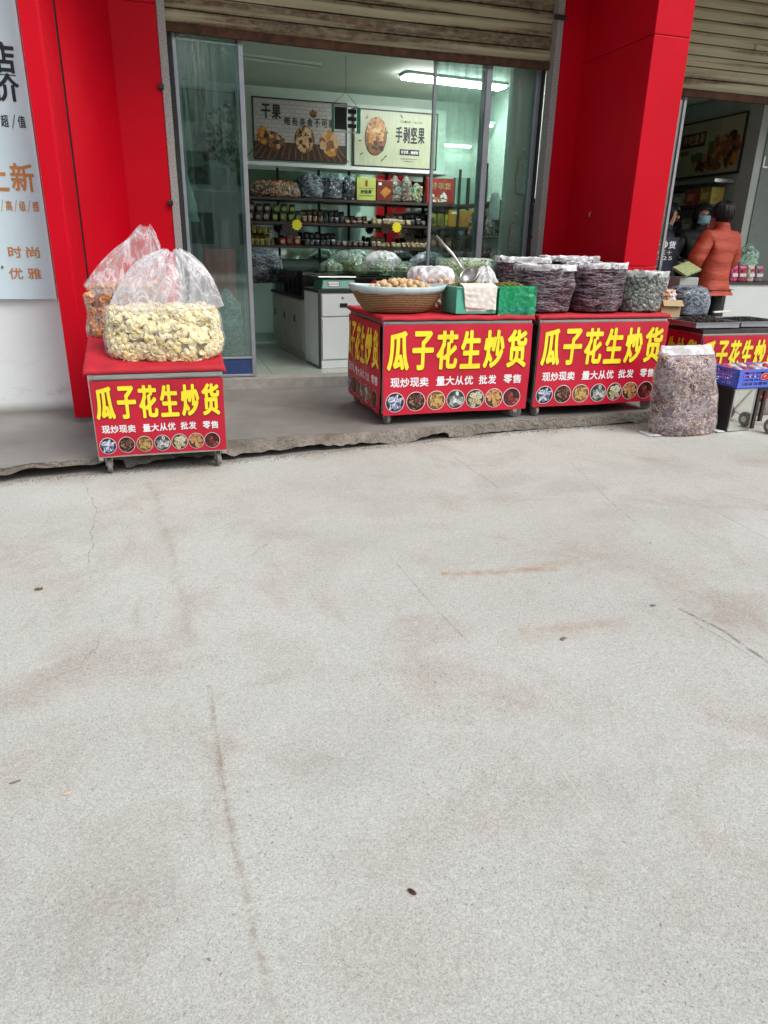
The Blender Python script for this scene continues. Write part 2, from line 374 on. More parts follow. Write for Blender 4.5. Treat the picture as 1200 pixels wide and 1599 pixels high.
def rust_shutter(seed, amt):
    m, nt, b, N, L = nodes('rusty_shutter')
    t0 = tex(N, L, 2.5, 4); base = ramp(N, L, t0.outputs[0], [(.3, (.36,.33,.205)), (.7, (.41,.375,.245))]).outputs[0]
    tc = N.new('ShaderNodeTexCoord'); mp = N.new('ShaderNodeMapping'); L.new(tc.outputs['Object'], mp.inputs[0]); mp.inputs['Location'].default_value = seed; mp.inputs['Scale'].default_value = (.22, 1, 6.5)
    t = N.new('ShaderNodeTexNoise'); t.inputs['Scale'].default_value = 1.7; t.inputs['Detail'].default_value = 3; t.inputs['Roughness'].default_value = .45; L.new(mp.outputs[0], t.inputs['Vector'])
    r = ramp(N, L, t.outputs[0], [(.555-amt, (0,0,0)), (.64-amt, (.9,)*3)])
    rc = tex(N, L, 14, 6); rcol = ramp(N, L, rc.outputs[0], [(.3, (.035,.013,.007)), (.7, (.12,.042,.016))])
    gr = tex(N, L, 30, 5, .7, stretch=(.4,1,1)); grr = ramp(N, L, gr.outputs[0], [(.3, (.35,)*3), (.6, (1,)*3)])
    base = mixc(N, L, mixc(N, L, 1.0, r.outputs[0], grr.outputs[0], 'MULTIPLY'), base, rcol.outputs[0])
    d = tex(N, L, 45, 3); dr = ramp(N, L, d.outputs[0], [(.7, (0,0,0)), (.76, (.8,)*3)]); base = mixc(N, L, dr.outputs[0], base, (.03,.02,.015))
    L.new(base, b.inputs['Base Color']); b.inputs['Roughness'].default_value = .6; b.inputs['Metallic'].default_value = .15; return m
def rust_bar():
    m, nt, b, N, L = nodes('rusted_bar')
    rc = tex(N, L, 14, 6); r = ramp(N, L, rc.outputs[0], [(.3, (.028,.014,.010)), (.7, (.12,.048,.02))]); L.new(r.outputs[0], b.inputs['Base Color']); b.inputs['Roughness'].default_value = .85; return m
def red_panel():
    m, nt, b, N, L = nodes('red_cladding')
    t = tex(N, L, 1.2, 5); r = ramp(N, L, t.outputs[0], [(.3, (.48,.001,.010)), (.7, (.56,.002,.015))])
    t2 = tex(N, L, 3, 8, .7, stretch=(3,3,.5)); r2 = ramp(N, L, t2.outputs[0], [(.55, (0,0,0)), (.8, (.25,)*3)])
    L.new(mixc(N, L, r2.outputs[0], r.outputs[0], (.38,.006,.012)), b.inputs['Base Color'])
    rr = ramp(N, L, t2.outputs[0], [(.3, (.38,)*3), (.7, (.55,)*3)]); L.new(rr.outputs[0], b.inputs['Roughness']); b.inputs['Specular IOR Level'].default_value = .12; return m
def white_wall_mat():
    m, nt, b, N, L = nodes('white_plaster')
    t = tex(N, L, 2, 6); base = ramp(N, L, t.outputs[0], [(.3, (.74,.79,.80)), (.7, (.81,.85,.86))]).outputs[0]
    t2 = tex(N, L, 3.2, 9, .72, stretch=(1,1,2)); r2 = ramp(N, L, t2.outputs[0], [(.52, (0,0,0)), (.70, (.75,)*3)])
    tc = N.new('ShaderNodeTexCoord'); sx = N.new('ShaderNodeSeparateXYZ'); L.new(tc.outputs['Object'], sx.inputs[0])
    mr = N.new('ShaderNodeMapRange'); L.new(sx.outputs['Z'], mr.inputs[0]); mr.inputs[1].default_value = .14; mr.inputs[2].default_value = .55; mr.inputs[3].default_value = 1.0; mr.inputs[4].default_value = .12
    base = mixc(N, L, mixc(N, L, 1.0, r2.outputs[0], mr.outputs[0], 'MULTIPLY'), base, (.33,.29,.22))      # splash stains near the foot
    r3 = N.new('ShaderNodeMapRange'); L.new(sx.outputs['Z'], r3.inputs[0]); r3.inputs[1].default_value = .11; r3.inputs[2].default_value = .19; r3.inputs[3].default_value = .8; r3.inputs[4].default_value = 0
    base = mixc(N, L, r3.outputs[0], base, (.22,.19,.14))
    L.new(base, b.inputs['Base Color']); b.inputs['Roughness'].default_value = .7; return m
def woven_mat():
    m, nt, b, N, L = nodes('woven_cane')
    tc = N.new('ShaderNodeTexCoord')
    wv = N.new('ShaderNodeTexWave'); wv.bands_direction = 'Z'; wv.inputs['Scale'].default_value = 22; wv.inputs['Distortion'].default_value = 3; wv.inputs['Detail'].default_value = 2; wv.inputs['Detail Scale'].default_value = 9
    L.new(tc.outputs['Object'], wv.inputs[0])
    r = ramp(N, L, wv.outputs[0], [(.15, (.11,.055,.018)), (.55, (.42,.25,.10)), (1, (.56,.37,.17))])
    L.new(r.outputs[0], b.inputs['Base Color']); b.inputs['Roughness'].default_value = .6; bump(N, L, b, wv.outputs[0], .8, .02); return m
def leaf_mat():
    return M_('foliage', (.05,.10,.035), .6, .4, 3)
X['road'] = concrete_road(); X['pave'] = pavement_mat(); X['kerb'] = kerb_mat()
X['red'] = red_panel(); X['redbanner'] = M_('red_banner', (.50,.006,.030), .42, .1, 3); X['redcloth'] = M_('red_cloth', (.42,.006,.018), .75, .2, 6, bmp=.2, bscale=60)
X['yellow'] = M_('print_yellow', (.92,.76,.03), .45, .05); X['white'] = M_('print_white', (.86,.85,.86), .45, .05); X['darkred'] = M_('print_dark_red', (.22,.01,.01), .5, .05)
X['black'] = M_('black', (.014,.014,.015), .45, .2); X['matteblack'] = M_('soft_black', (.012,.012,.014), .9, .3)
X['steel'] = M_('brushed_steel', (.55,.55,.53), .32, .12, 12, metal=.9, stretch=(1,1,8)); X['alu'] = M_('aluminium', (.36,.38,.41), .35, .12, 6, metal=.55)
X['darkalu'] = M_('dark_gap', (.02,.022,.022), .6, .3); X['chrome'] = M_('polished_tin', (.78,.79,.74), .07, .05, 3, metal=1.0)
X['granite'] = M_('grey_granite', (.30,.30,.29), .6, .55, 90, bmp=.2, bscale=90)
X['stone'] = M_('rough_concrete', (.24,.22,.19), .9, .35, 14, bmp=.8, bscale=40)
X['thresh'] = M_('step_concrete', (.31,.30,.275), .8, .2, 10, dirt=.4, bmp=.2, bscale=80)
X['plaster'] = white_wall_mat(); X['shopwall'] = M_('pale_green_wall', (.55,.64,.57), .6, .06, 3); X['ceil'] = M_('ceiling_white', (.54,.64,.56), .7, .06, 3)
X['tile'] = M_('floor_tile', (.42,.47,.41), .14, .1, 3); X['grout'] = M_('grout', (.16,.17,.15), .8, .1)
X['glass'] = glass_mat('door_glass', (.80,.94,.90)); X['clearglass'] = glass_mat('case_glass', (.88,.96,.93), .02, .02)
X['mirror'] = M_('mirror_back', (.62,.80,.74), .06, .04, 2, metal=1.0)
X['bluepanel'] = M_('blue_panel', (.025,.055,.16), .4, .15); X['rubber'] = M_('grey_rubber', (.16,.16,.155), .75, .25, 30); X['wheel'] = M_('caster_grey', (.20,.19,.175), .6, .2, 30)
X['cabinet'] = M_('white_laminate', (.66,.70,.69), .35, .04, 3); X['cabgreen'] = M_('pale_green_laminate', (.42,.60,.52), .4, .05, 3); X['cabgrey'] = M_('grey_laminate', (.36,.40,.36), .4, .08, 3)
X['film'] = film('clear_plastic', base=.02, crease=.20, scale=9); X['milky'] = film('milky_plastic', base=.36, crease=.6, scale=6, white=(.84,.85,.87), bmp=.3); X['filmsack'] = film('sack_plastic', base=.05, crease=.32, scale=6, stretch=(1.2,1,2.4), white=(.70,.66,.70))
X['datefilm'] = film('date_bag_plastic', base=.0, crease=.46, scale=5, stretch=(.7,.7,6), white=(.52,.47,.55), rough=.14, lo=.66, hi=.85, det=1.5, dist=.5); X['greenfilm'] = film('green_plastic', tint=(.12,.72,.40), base=.30, crease=.45, white=(.03,.42,.20), scale=6)
X['darkfilm'] = film('dark_plastic', tint=(.55,.6,.68), base=.04, crease=.42, white=(.50,.58,.68), scale=5, stretch=(1,1,2), det=2.5); X['tealfilm'] = film('greenish_plastic', tint=(.75,.9,.8), base=.14, crease=.4, white=(.45,.6,.52), scale=9)
X['whitefold'] = M_('white_polythene', (.72,.72,.75), .3, .12, 14, bmp=.9, bscale=18)
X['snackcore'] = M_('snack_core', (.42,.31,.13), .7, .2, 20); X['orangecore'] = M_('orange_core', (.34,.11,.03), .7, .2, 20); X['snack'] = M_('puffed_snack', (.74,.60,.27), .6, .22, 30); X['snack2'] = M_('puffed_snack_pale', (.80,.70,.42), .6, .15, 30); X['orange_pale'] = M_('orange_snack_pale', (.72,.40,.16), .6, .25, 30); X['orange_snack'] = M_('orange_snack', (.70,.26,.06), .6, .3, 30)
X['date'] = M_('dried_date', (.060,.017,.024), .4, .5, 20); X['date2'] = M_('dried_date_light', (.10,.028,.036), .4, .4, 20)
X['walnut'] = M_('walnut_shell', (.62,.44,.24), .6, .25, 60, bmp=.6, bscale=70); X['pinknut'] = M_('pink_nut', (.66,.40,.30), .6, .25, 60)
X['raisin'] = M_('dark_raisin', (.10,.055,.02), .5, .5, 30); X['graisin'] = M_('green_raisin', (.22,.22,.03), .5, .5, 30)
X['ring'] = M_('ring_snack', (.36,.215,.15), .6, .35, 30); X['ringdark'] = M_('plum_filling', (.15,.075,.075), .6, .4, 20); X['ringpale'] = M_('ring_snack_pale', (.56,.40,.28), .6, .3, 30)
X['seed'] = M_('black_seed', (.012,.011,.012), .35, .5, 30); X['greyfruit2'] = M_('pale_grey_fruit', (.24,.26,.21), .5, .5, 14); X['greyfruit'] = M_('grey_green_fruit', (.13,.16,.13), .5, .6, 14)
X['cane'] = woven_mat(); X['liner'] = M_('pale_blue_liner', (.42,.52,.53), .35, .15, 12, bmp=.5, bscale=22)
X['greenbox'] = M_('green_plastic_box', (.10,.42,.30), .35, .1); X['bluebox'] = M_('blue_plastic_box', (.02,.16,.62), .35, .1); X['cratebl'] = M_('blue_crate_plastic', (.10,.16,.66), .35, .1)
X['napkin'] = M_('cream_cloth', (.72,.66,.60), .85, .1, 12, bmp=.4, bscale=30); X['card'] = M_('cardboard', (.46,.34,.19), .8, .12, 10)
X['signblue'] = M_('sign_board', (.64,.80,.86), .4, .06, 1.5); X['ink'] = M_('sign_ink', (.012,.013,.02), .5, .1); X['copper'] = M_('sign_copper', (.56,.21,.05), .5, .1)
X['tube'] = emit('lit_tube', (.96, 1, .97), 46); X['tubesmall'] = emit('lit_tube_small', (.96, 1, .97), 9); X['tubeoff'] = M_('unlit_tube', (.55,.60,.52), .4, .05)
X['wood'] = M_('dark_shelf', (.045,.035,.028), .5, .3, 8)
X['leaf'] = leaf_mat(); X['bark'] = M_('bark', (.09,.07,.05), .9, .3, 8)

X['printwood'] = M_('printed_wood', (.10,.075,.055), .4, .5, 7, stretch=(8,1,1)); X['printcream'] = M_('printed_cream', (.40,.43,.30), .35, .12, 6, stretch=(9,1,1))
X['printor'] = M_('printed_orange', (.46,.19,.035), .4, .3, 20); X['printbr'] = M_('printed_brown', (.20,.075,.025), .4, .35, 20); X['printtan'] = M_('printed_tan', (.50,.32,.16), .4, .3, 20); X['printdk'] = M_('printed_dark', (.035,.018,.012), .4, .3); X['printgreen'] = M_('printed_green', (.05,.11,.04), .4, .3)
# ================================================================== SETTING
PZ = .10
def pw(pts, x):
    for (a, b), (c, d) in zip(pts, pts[1:]):
        if x <= c: return b+(d-b)*(x-a)/(c-a)
    return pts[-1][1]
KT = [(-40,4.6),(-1.1,4.87),(-.68,4.93),(-.3,5.05),(.37,5.26),(1.58,5.30),(2.9,5.40),(4.27,5.46),(40,6.2)]
KB = [(-40,4.6),(-1.13,4.885),(-.46,4.96),(.32,5.03),(1.55,5.19),(2.85,5.38),(4.2,5.42),(40,6.1)]
STAINS = [(340,1085,.09,.16,10,0,.9),(395,1068,.22,.05,8,0,.65),(1160,940,.30,.20,0,0,.8),(150,1050,.5,.14,14,0,.6),(285,990,.10,.45,-10,0,.5),(255,870,.10,.5,-8,0,.4),(345,1190,.04,.25,-8,0,.7),(160,1310,.22,.07,10,0,.4),
        (190,1365,.12,.10,0,0,.45),(90,1375,.08,.14,20,0,.35),(640,985,.25,.10,0,0,.45),(600,1330,.22,.14,0,0,.4),(930,975,.25,.06,0,1,.6),(840,995,.2,.06,0,1,.5),(780,893,.4,.035,3,1,.9),(470,1020,.35,.14,0,0,.4),
        (80,880,.5,.25,0,0,.35),(420,880,.6,.25,0,0,.3),(700,780,.9,.3,0,0,.35),(950,740,.9,.25,0,2,.4),(1080,800,.6,.2,0,2,.4),(520,1500,.2,.12,0,0,.4),(930,1375,.05,.1,30,0,.6),(700,1480,.25,.15,0,0,.3),(1020,1200,.35,.15,0,2,.35),(560,1170,.3,.15,0,2,.35),(100,1480,.25,.15,0,2,.4),(1000,1500,.3,.2,0,2,.35)]
gx = [-60, -20, -8]+list(np.arange(-5, 8.5, .035))+[10, 20, 60]; gy = [-60, -20, -4]+list(np.arange(.4, 6.2, .035))+[10, 20, 60]
ng = len(gx); V = [(x, y, 0) for y in gy for x in gx]
ro = MB().add(V, [(j*ng+i, j*ng+i+1, (j+1)*ng+i+1, (j+1)*ng+i) for j in range(len(gy)-1) for i in range(ng-1)]).build('road', X['road']); tag(ro, kind='structure')
st_a = [np.zeros(len(V)) for _ in range(3)]; VA = np.array(V)
fr = np.array([noise.fractal(Vector((x*2.6, y*2.6, 1.7)), .7, 2.1, 6) if -5.1 < x < 8.6 and .3 < y < 6.3 else 0 for x, y, z in V])
fr = fr/(np.abs(fr).max()+1e-6)
for px, py, rx, ry, rz, c, k in STAINS:
    A = onz(px, py, 0); dx, dy = VA[:, 0]-A.x, VA[:, 1]-A.y; a = R_(rz); u = (dx*math.cos(a)+dy*math.sin(a))/rx; v = (-dx*math.sin(a)+dy*math.cos(a))/ry
    ln = np.hypot(u, v); m = np.clip((1.05-ln+1.7*fr)/.8, 0, 1)*np.clip((2.0-ln)/.8, 0, 1); m = m*m*(3-2*m)*k*.68; st_a[c] = np.maximum(st_a[c], m)
kb = np.array([pw(KB, x) for x in VA[:, 0]]); d_ = kb-VA[:, 1]                   # mud along the kerb, plus the painted darkness of the gap beneath it
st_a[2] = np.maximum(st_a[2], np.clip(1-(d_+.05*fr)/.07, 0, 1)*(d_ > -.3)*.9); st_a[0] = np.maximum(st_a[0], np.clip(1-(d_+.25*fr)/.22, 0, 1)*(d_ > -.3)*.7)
for nm, a in zip(('stain_brown', 'stain_rust', 'stain_gap_grey'), st_a):
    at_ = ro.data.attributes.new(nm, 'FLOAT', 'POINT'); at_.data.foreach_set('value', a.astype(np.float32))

def nz(x, y, z=0, s=1.0): return noise.noise(Vector((x*s, y*s, z*s)))
mb = MB(); xs = list(np.linspace(-6, -1.5, 30))+list(np.linspace(-1.48, 5.2, 560))+list(np.linspace(5.3, 14, 40))
top = []
for x in xs:
    yt = pw(KT, x)+.012*nz(x, 1, 0, 9)+.02*nz(x, 7, 0, 3); top.append((x, yt))
n = len(xs); V = [(x, y, PZ) for x, y in top]+[(x, 7.2, PZ) for x, y in top]
tag(MB().add(V, [(i, i+1, n+i+1, n+i) for i in range(n-1)]).build('pavement', X['pave']), kind='structure')
rows = []
for i, (x, yt) in enumerate(top):
    yb = pw(KB, x)+.018*nz(x, 3, 0, 4)+.010*nz(x, 5, 0, 14)
    gap = max(.0, .036+.060*nz(x, 2.2, 0, 2.6)+.034*nz(x, 9, 0, 11)) if x > -.35 else .068+.03*nz(x, 2, 0, 6)
    if x > 2.2: gap *= .35
    gap = min(gap, .085)
    yb = min(yb, yt-.004)
    q = [(yt, PZ)]
    for k in range(1, 7):
        t = k/7; yy = yt+(yb-yt)*t; zz = PZ+(gap-PZ)*t+.02*math.sin(t*PI)
        q.append((yy+.007*nz(x*16, k*1.7, 0)+.005*nz(x*45, k*2.9, 3), zz+.006*nz(x*22, k*2.1, 5)))
    q += [(yb, gap), (yb+.10, gap-.002), (yb+.22, gap-.01), (yb+.24, -.03)]
    rows.append([(x, a, b) for a, b in q])
k = len(rows[0]); V = [p for r in rows for p in r]
tag(MB().add(V, [(i*k+j, (i+1)*k+j, (i+1)*k+j+1, i*k+j+1) for i in range(n-1) for j in range(k-1)]).build('kerb', X['kerb'], smooth=False), kind='structure')
# grit along the foot of the kerb
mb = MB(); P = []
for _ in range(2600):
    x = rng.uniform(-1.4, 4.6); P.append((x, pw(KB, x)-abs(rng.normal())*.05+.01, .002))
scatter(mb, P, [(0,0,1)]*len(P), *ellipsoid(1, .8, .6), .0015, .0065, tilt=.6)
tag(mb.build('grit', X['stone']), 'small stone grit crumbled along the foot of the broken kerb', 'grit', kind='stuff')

# white wall with the shop sign on the left
wl_ = tag(MB().box(-9, 6.55, PZ, -.79, 6.95, 5.2).build('white_wall', X['plaster']), 'white plastered wall with a stained foot below the pale blue sign', 'wall')
sg = thing('shop_sign', 'pale blue-grey sign board with black and orange lettering on the white wall', 'sign', (0, 6.5, 0))
MB().box(-3.4, 0, 1.036, -.845, .05, 4.0).build('board', X['signblue'], sg)
MB().box(-.845, -.004, 1.03, -.832, .05, 4.0).build('edge_trim', X['white'], sg)
def sign_txt(st, x0, z0, cw, h, mat, bold, gap=.1):
    p = Print((0, -.001, 0), (1,0,0), (0,0,1)); p.text(st, x0, z0, cw, h, bold, gap); return p.build('lettering', X[mat], sg)
def S(px, py): q = at(px, py, 6.5); return q.x, q.z
a = S(22, 113); b = S(0, 70); sign_txt('店', a[0]-.150, S(24,116)[1], .19, .20, 'ink', .028)
MB().box(a[0]-.4, -.003, S(20,117)[1]-.006, a[0]+.01, -.0005, S(20,117)[1]).build('rule_line', X['ink'], sg)
sign_txt('价', S(31,160)[0]-.172, S(28,160)[1], .205, .185, 'ink', .028)
sign_txt('超/值', S(4,198)[0]-.004, S(4,198)[1], .058, .082, 'ink', .012)
sign_txt('上新', S(54,300)[0]-.338, S(54,300)[1], .185, .20, 'copper', .018)
sign_txt('上/高/级/感', S(63,330)[0]-.335, S(63,330)[1]-.004, .0475, .075, 'copper', .012, 0)
sign_txt('时尚', S(65,403)[0]-.235, S(65,403)[1], .13, .085, 'copper', .016, .25)
sign_txt('优雅', S(68,436)[0]-.245, S(68,436)[1], .135, .085, 'copper', .016, .25)
sign_txt('，', S(3,420)[0]-.03, S(3,420)[1], .07, .09, 'ink', .004)

# red cladding of the shop front
CZ = 4.1
lp = thing('red_pilaster', 'red clad pilaster at the left of the shop doorway, stepping back to the door', 'pilaster', (0,0,0))
arc = [(-.655+.025*math.sin(t), 6.085-.025*math.cos(t)) for t in [PI/2*k/5 for k in range(6)]]
MB().prism([(-.765,6.06)]+arc+[(-.574,6.385),(-.574,6.9),(-.765,6.9)], .14, CZ).build('front_cladding', X['red'], lp)
MB().prism([(-.5735,6.40),(-.561,6.412),(-.561,6.6),(-.5735,6.6)], .14, CZ).build('joint_strip', X['matteblack'], lp)
MB().prism([(-.560,6.398),(-.228,7.17),(-.228,7.3),(-.560,7.3)], .13, CZ).build('splayed_panel', X['red'], lp)
MB().box(-.2275, 7.172, .13, .148, 7.3, 3.335).box(-.2275, 7.172, 3.340, .148, 7.3, CZ).build('jamb_panel', X['red'], lp)
MB().box(-.75, 6.075, PZ, -.6, 6.5, .139).build('plinth', X['stone'], lp)
rp = thing('red_pillar', 'broad red clad pillar between the two shop doorways', 'pillar', (0,0,0))
MB().box(4.205, 6.06, .13, 4.572, 7.3, 1.365).box(4.205, 6.06, 1.369, 4.572, 7.3, 3.235).box(4.205, 6.06, 3.239, 4.572, 7.3, CZ).build('cladding', X['red'], rp, bevel=.006)
MB().box(3.94, 7.172, .13, 4.204, 7.3, CZ).build('jamb_panel', X['red'], rp)
MB().box(4.22, 6.075, PZ, 4.56, 7.3, .129).build('plinth', X['stone'], rp)
hk = at(934, 312, 6.7)
MB().tube([(4.204, 6.72, 1.86), (4.192, 6.72, 1.855), (4.188, 6.72, 1.835), (4.193, 6.72, 1.82)], .004).build('hook', X['steel'], rp)
fa = thing('shop_canopy', 'red fascia and canopy slab spanning above the shop doorways', 'canopy', (0,0,0))
MB().box(-.77, 5.85, 4.1, 12, 7.32, 5.6).build('fascia', X['red'], fa)
MB().box(-.7, 5.9, 4.075, 12, 7.1, 4.098).build('soffit', X['ceil'], fa)
for nm, x0, lab in (('granite_post', .150, 'grey speckled stone jamb at the left of the wide doorway'), ('granite_post', 3.872, 'grey speckled stone jamb against the red pillar')):
    t = thing(nm, lab, 'door jamb', (x0, 7.16, 0))
    MB().box(0, 0, PZ, .066, .14, CZ).build('post', X['granite'], t, bevel=.004)
    if x0 < 1:
        for py in (135, 316):
            q = at(249, py, 7.15); MB().box(-.035, -.03, q.z-.02, .012, -.001, q.z+.02).build('latch_tab', X['rust'] if 'rust' in X else X['black'], t, bevel=.006)
    else:
        q = at(873, 27, 7.15); MB().box(-.05, -.03, q.z-.02, .07, -.001, q.z+.02).build('latch_tab', X['black'], t, bevel=.006)

# ---- roller shutters
def shutter(name, lab, x0, x1, zb, y, mat, seedsag):
    t = thing(name, lab, 'roller shutter', (0, y, 0))
    sl_h = .105; zt = CZ-.05; mb = MB(); nx = 40
    prof = []                                   # curved slats
    z = zb+.075
    while z < zt:
        for q, d in ((0, .0), (.10, -.004), (.3, -.018), (.6, -.022), (.85, -.012), (.90, -.002), (.925, .034), (.985, .034)): prof.append((z+q*sl_h, d))
        z += sl_h
    V = []
    for i in range(nx+1):
        xx = x0+(x1-x0)*i/nx; sag = -seedsag*math.sin(PI*i/nx)
        for pz, d in prof: V.append((xx, d, pz+sag*max(0, 1-(pz-zb)/.9)))
    k = len(prof); mb.add(V, [(i*k+j, (i+1)*k+j, (i+1)*k+j+1, i*k+j+1) for i in range(nx) for j in range(k-1)])
    mb.build('slats', mat, t)
    mb = MB()
    pr = [(-.03, zb), (-.03, zb+.05), (-.015, zb+.074), (.012, zb+.074), (.012, zb)]
    V = []
    for i in range(nx+1):
        xx = x0+(x1-x0)*i/nx; sag = -seedsag*math.sin(PI*i/nx)+.004*nz(xx, 3, 0, 6)
        for d, pz in pr: V.append((xx, d, pz+sag))
    k = 5; mb.add(V, [(i*k+j, (i+1)*k+j, (i+1)*k+(j+1)%k, i*k+(j+1)%k) for i in range(nx) for j in range(k)])
    mb.build('bottom_bar', X['rust'], t)
    return t
X['rust'] = rust_bar()
shutter('roller_shutter', 'half rolled rusty cream shutter above the open shop doorway', .217, 3.871, 3.17, 7.27, rust_shutter((3.1,0,1.2), .13), .018)
s2 = shutter('roller_shutter', 'yellowish rolled shutter above the darker right hand doorway', 4.60, 9.0, 3.06, 7.27, rust_shutter((8,0,4), .03), .005)
p = Print((0, -.024, 0), (1,0,0), (0,0,1)); q = at(1181, 73, 7.245); p.char('2', q.x-.03, q.z-.03, .035, .05, .004); p.build('chalk_number', X['black'], s2)

# ---- shop rooms
FZ = .205
MB().box(.217, 7.2, PZ, 3.871, 7.42, FZ).build('threshold', X['thresh'])
tag(bpy.data.objects['threshold'], 'worn concrete door step of the nut shop', 'step')
def room(name, lab, x0, x1, y1, zc, wallm):
    t = thing(name, lab, 'shop', (0,0,0)); 
    mb = MB(); 
    ts = .6; xx = x0
    while xx < x1:
        yy = 7.42
        while yy < y1: mb.box(xx+.002, yy+.002, FZ-.03, min(xx+ts, x1)-.002, min(yy+ts, y1)-.002, FZ-.002); yy += ts
        xx += ts
    mb.build('floor', X['tile'], t); MB().box(x0, 7.42, FZ-.06, x1, y1, FZ-.006).build('floor_base', X['grout'], t)
    MB().box(x0-.1, y1, 0, x1+.1, y1+.12, zc+.1).build('back_wall', wallm, t)
    MB().box(x0-.1, 7.45, 0, x0, y1, zc+.1).build('side_wall', wallm, t); MB().box(x1, 7.45, 0, x1+.1, y1, zc+.1).build('side_wall', wallm, t)
    MB().box(x0, 7.45, zc, x1, y1, zc+.12).build('ceiling', X['ceil'], t)
    MB().box(x0-.1, 7.38, 3.2, x1+.1, 7.449, 4.4).build('lintel', X['ceil'], t)
    return t
shop = room('nut_shop', 'nut shop interior with pale green walls behind the wide open doorway', -.15, 4.50, 10.56, 3.42, X['shopwall'])
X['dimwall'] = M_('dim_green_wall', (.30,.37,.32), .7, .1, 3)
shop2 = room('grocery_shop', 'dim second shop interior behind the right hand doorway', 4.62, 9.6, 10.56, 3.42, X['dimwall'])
MB().box(4.60, 7.2, PZ, 9.0, 7.42, FZ).build('threshold', X['thresh']); tag(bpy.data.objects['threshold.001'], 'concrete door step of the dim right hand shop', 'step')
# outer masonry that closes the rooms
t = thing('shop_building', 'rendered building shell around and above the two shops', 'building'); MB().box(-.9, 10.8, 0, 10, 11.1, 6).build('rear_wall', X['plaster'], t); MB().box(-.9, 7.35, 3.56, 10, 10.8, 5.6).build('upper_storey', X['plaster'], t)
MB().box(-.45, 7.31, 0, -.26, 10.8, 3.55).build('side_wall', X['plaster'], t); MB().box(9.75, 7.31, 0, 10, 10.8, 3.55).build('side_wall', X['plaster'], t)

# ---- glass doors
def leaf(name, lab, x0, x1, y, z0, z1, st, low, cat='glass door'):
    t = thing(name, lab, cat, (0, y, 0))
    mb = MB(); d = .018
    mb.box(x0, -d, z0, x0+st[0], d, z1).box(x1-st[1], -d, z0, x1, d, z1)
    mb.box(x0+st[0], -d, z1-.05, x1-st[1], d, z1).box(x0+st[0], -d, z0, x1-st[1], d, z0+.025)
    if low: mb.box(x0+st[0], -d, z0+low-.02, x1-st[1], d, z0+low)
    mb.build('frame', X['alu'], t, bevel=.003)
    if low: MB().box(x0+st[0], -.008, z0+.025, x1-st[1], .008, z0+low-.02).build('kick_panel', X['bluepanel'], t)
    gz = z0+(low or .025)
    MB().box(x0+st[0]-.002, -.003, gz, x1-st[1]+.002, .003, z1-.05).build('glass', X['glass'], t)
    return t
leaf('sliding_glass_door', 'left sliding glass leaf with a blue kick panel', .262, .865, 7.335, .212, 3.3, (.03, .042), .20)
leaf('sliding_glass_door', 'second glass leaf slid behind the left leaf with the blue kick panel', .285, .835, 7.392, .212, 3.3, (.03, .035), .20)
leaf('sliding_glass_door', 'glass leaf with a thin edge standing right of the opening', 2.685, 3.30, 7.335, .212, 3.3, (.03, .062), .20)
leaf('sliding_glass_door', 'fixed glass leaf beside the right stone jamb', 3.22, 3.862, 7.392, .212, 3.3, (.03, .05), .20)
MB().box(.222, 7.31, .206, .258, 7.42, 3.3).build('door_frame', X['darkalu']); tag(bpy.data.objects['door_frame'], 'dark metal door frame strip beside the left stone jamb', 'door frame')
MB().box(3.864, 7.31, .206, 3.870, 7.42, 3.3).box(3.845, 7.42, .206, 3.87, 7.44, 3.3).build('door_frame', X['darkalu']); tag(bpy.data.objects['door_frame.001'], 'dark metal door frame strip beside the right stone jamb', 'door frame')
leaf('sliding_glass_door', 'glass leaf of the dim shop with white lettering beside the red pillar', 4.74, 5.60, 7.335, .212, 3.12, (.03, .035), .22)
nb_ = thing('notice_board', 'dark navy board with white lettering behind the glass beside the red pillar', 'notice board', (5.2, 7.46, FZ))
q = at(1062, 371, 7.46); MB().box(0, 0, 0, q.x-5.2, .02, q.z-FZ).build('panel', M_('navy_board', (.022,.028,.045), .4, .1), nb_)
p = Print((0, -.001, 0), (1,0,0), (0,0,1)); W_ = q.x-5.2; z0 = q.z-FZ
p.text('瓜子炒货', W_-.47, z0-.125, .11, .085, .03, .12); p.text('零售三十', W_-.42, z0-.19, .088, .045, .006, .15); p.text('88525', W_-.42, z0-.25, .075, .04, .006, .3); p.build('lettering', X['white'], nb_)
MB().box(3.585, 7.46, FZ, 3.85, 7.52, 3.3).build('side_board', X['shopwall']); tag(bpy.data.objects['side_board'], 'pale green board standing behind the glass at the right jamb', 'board')

# ---- banners and carts
NUTS = [((.02,.02,.04), [(.30,.38,.62),(.70,.74,.82),(.05,.06,.12),(.16,.20,.36)], (.030,.011), 46), ((.03,.008,.006), [(.16,.05,.03),(.42,.26,.18),(.05,.015,.01),(.26,.10,.06)], (.0085,.0055), 120),
        ((.20,.09,.02), [(.62,.38,.12),(.74,.52,.22),(.46,.25,.07),(.30,.14,.03)], (.020,.0065), 90), ((.04,.045,.045), [(.55,.58,.56),(.78,.80,.80),(.12,.14,.13),(.30,.33,.31)], (.021,.014), 40),
        ((.06,.05,.02), [(.50,.40,.20),(.66,.60,.38),(.34,.26,.11),(.72,.72,.58)], (.022,.015), 40), ((.10,.035,.01), [(.60,.31,.11),(.70,.42,.19),(.46,.20,.06),(.64,.36,.15)], (.0155,.0135), 52),
        ((.03,.003,.005), [(.15,.012,.015),(.24,.03,.025),(.09,.008,.01),(.34,.09,.07)], (.021,.019), 34)]
NUTM = []
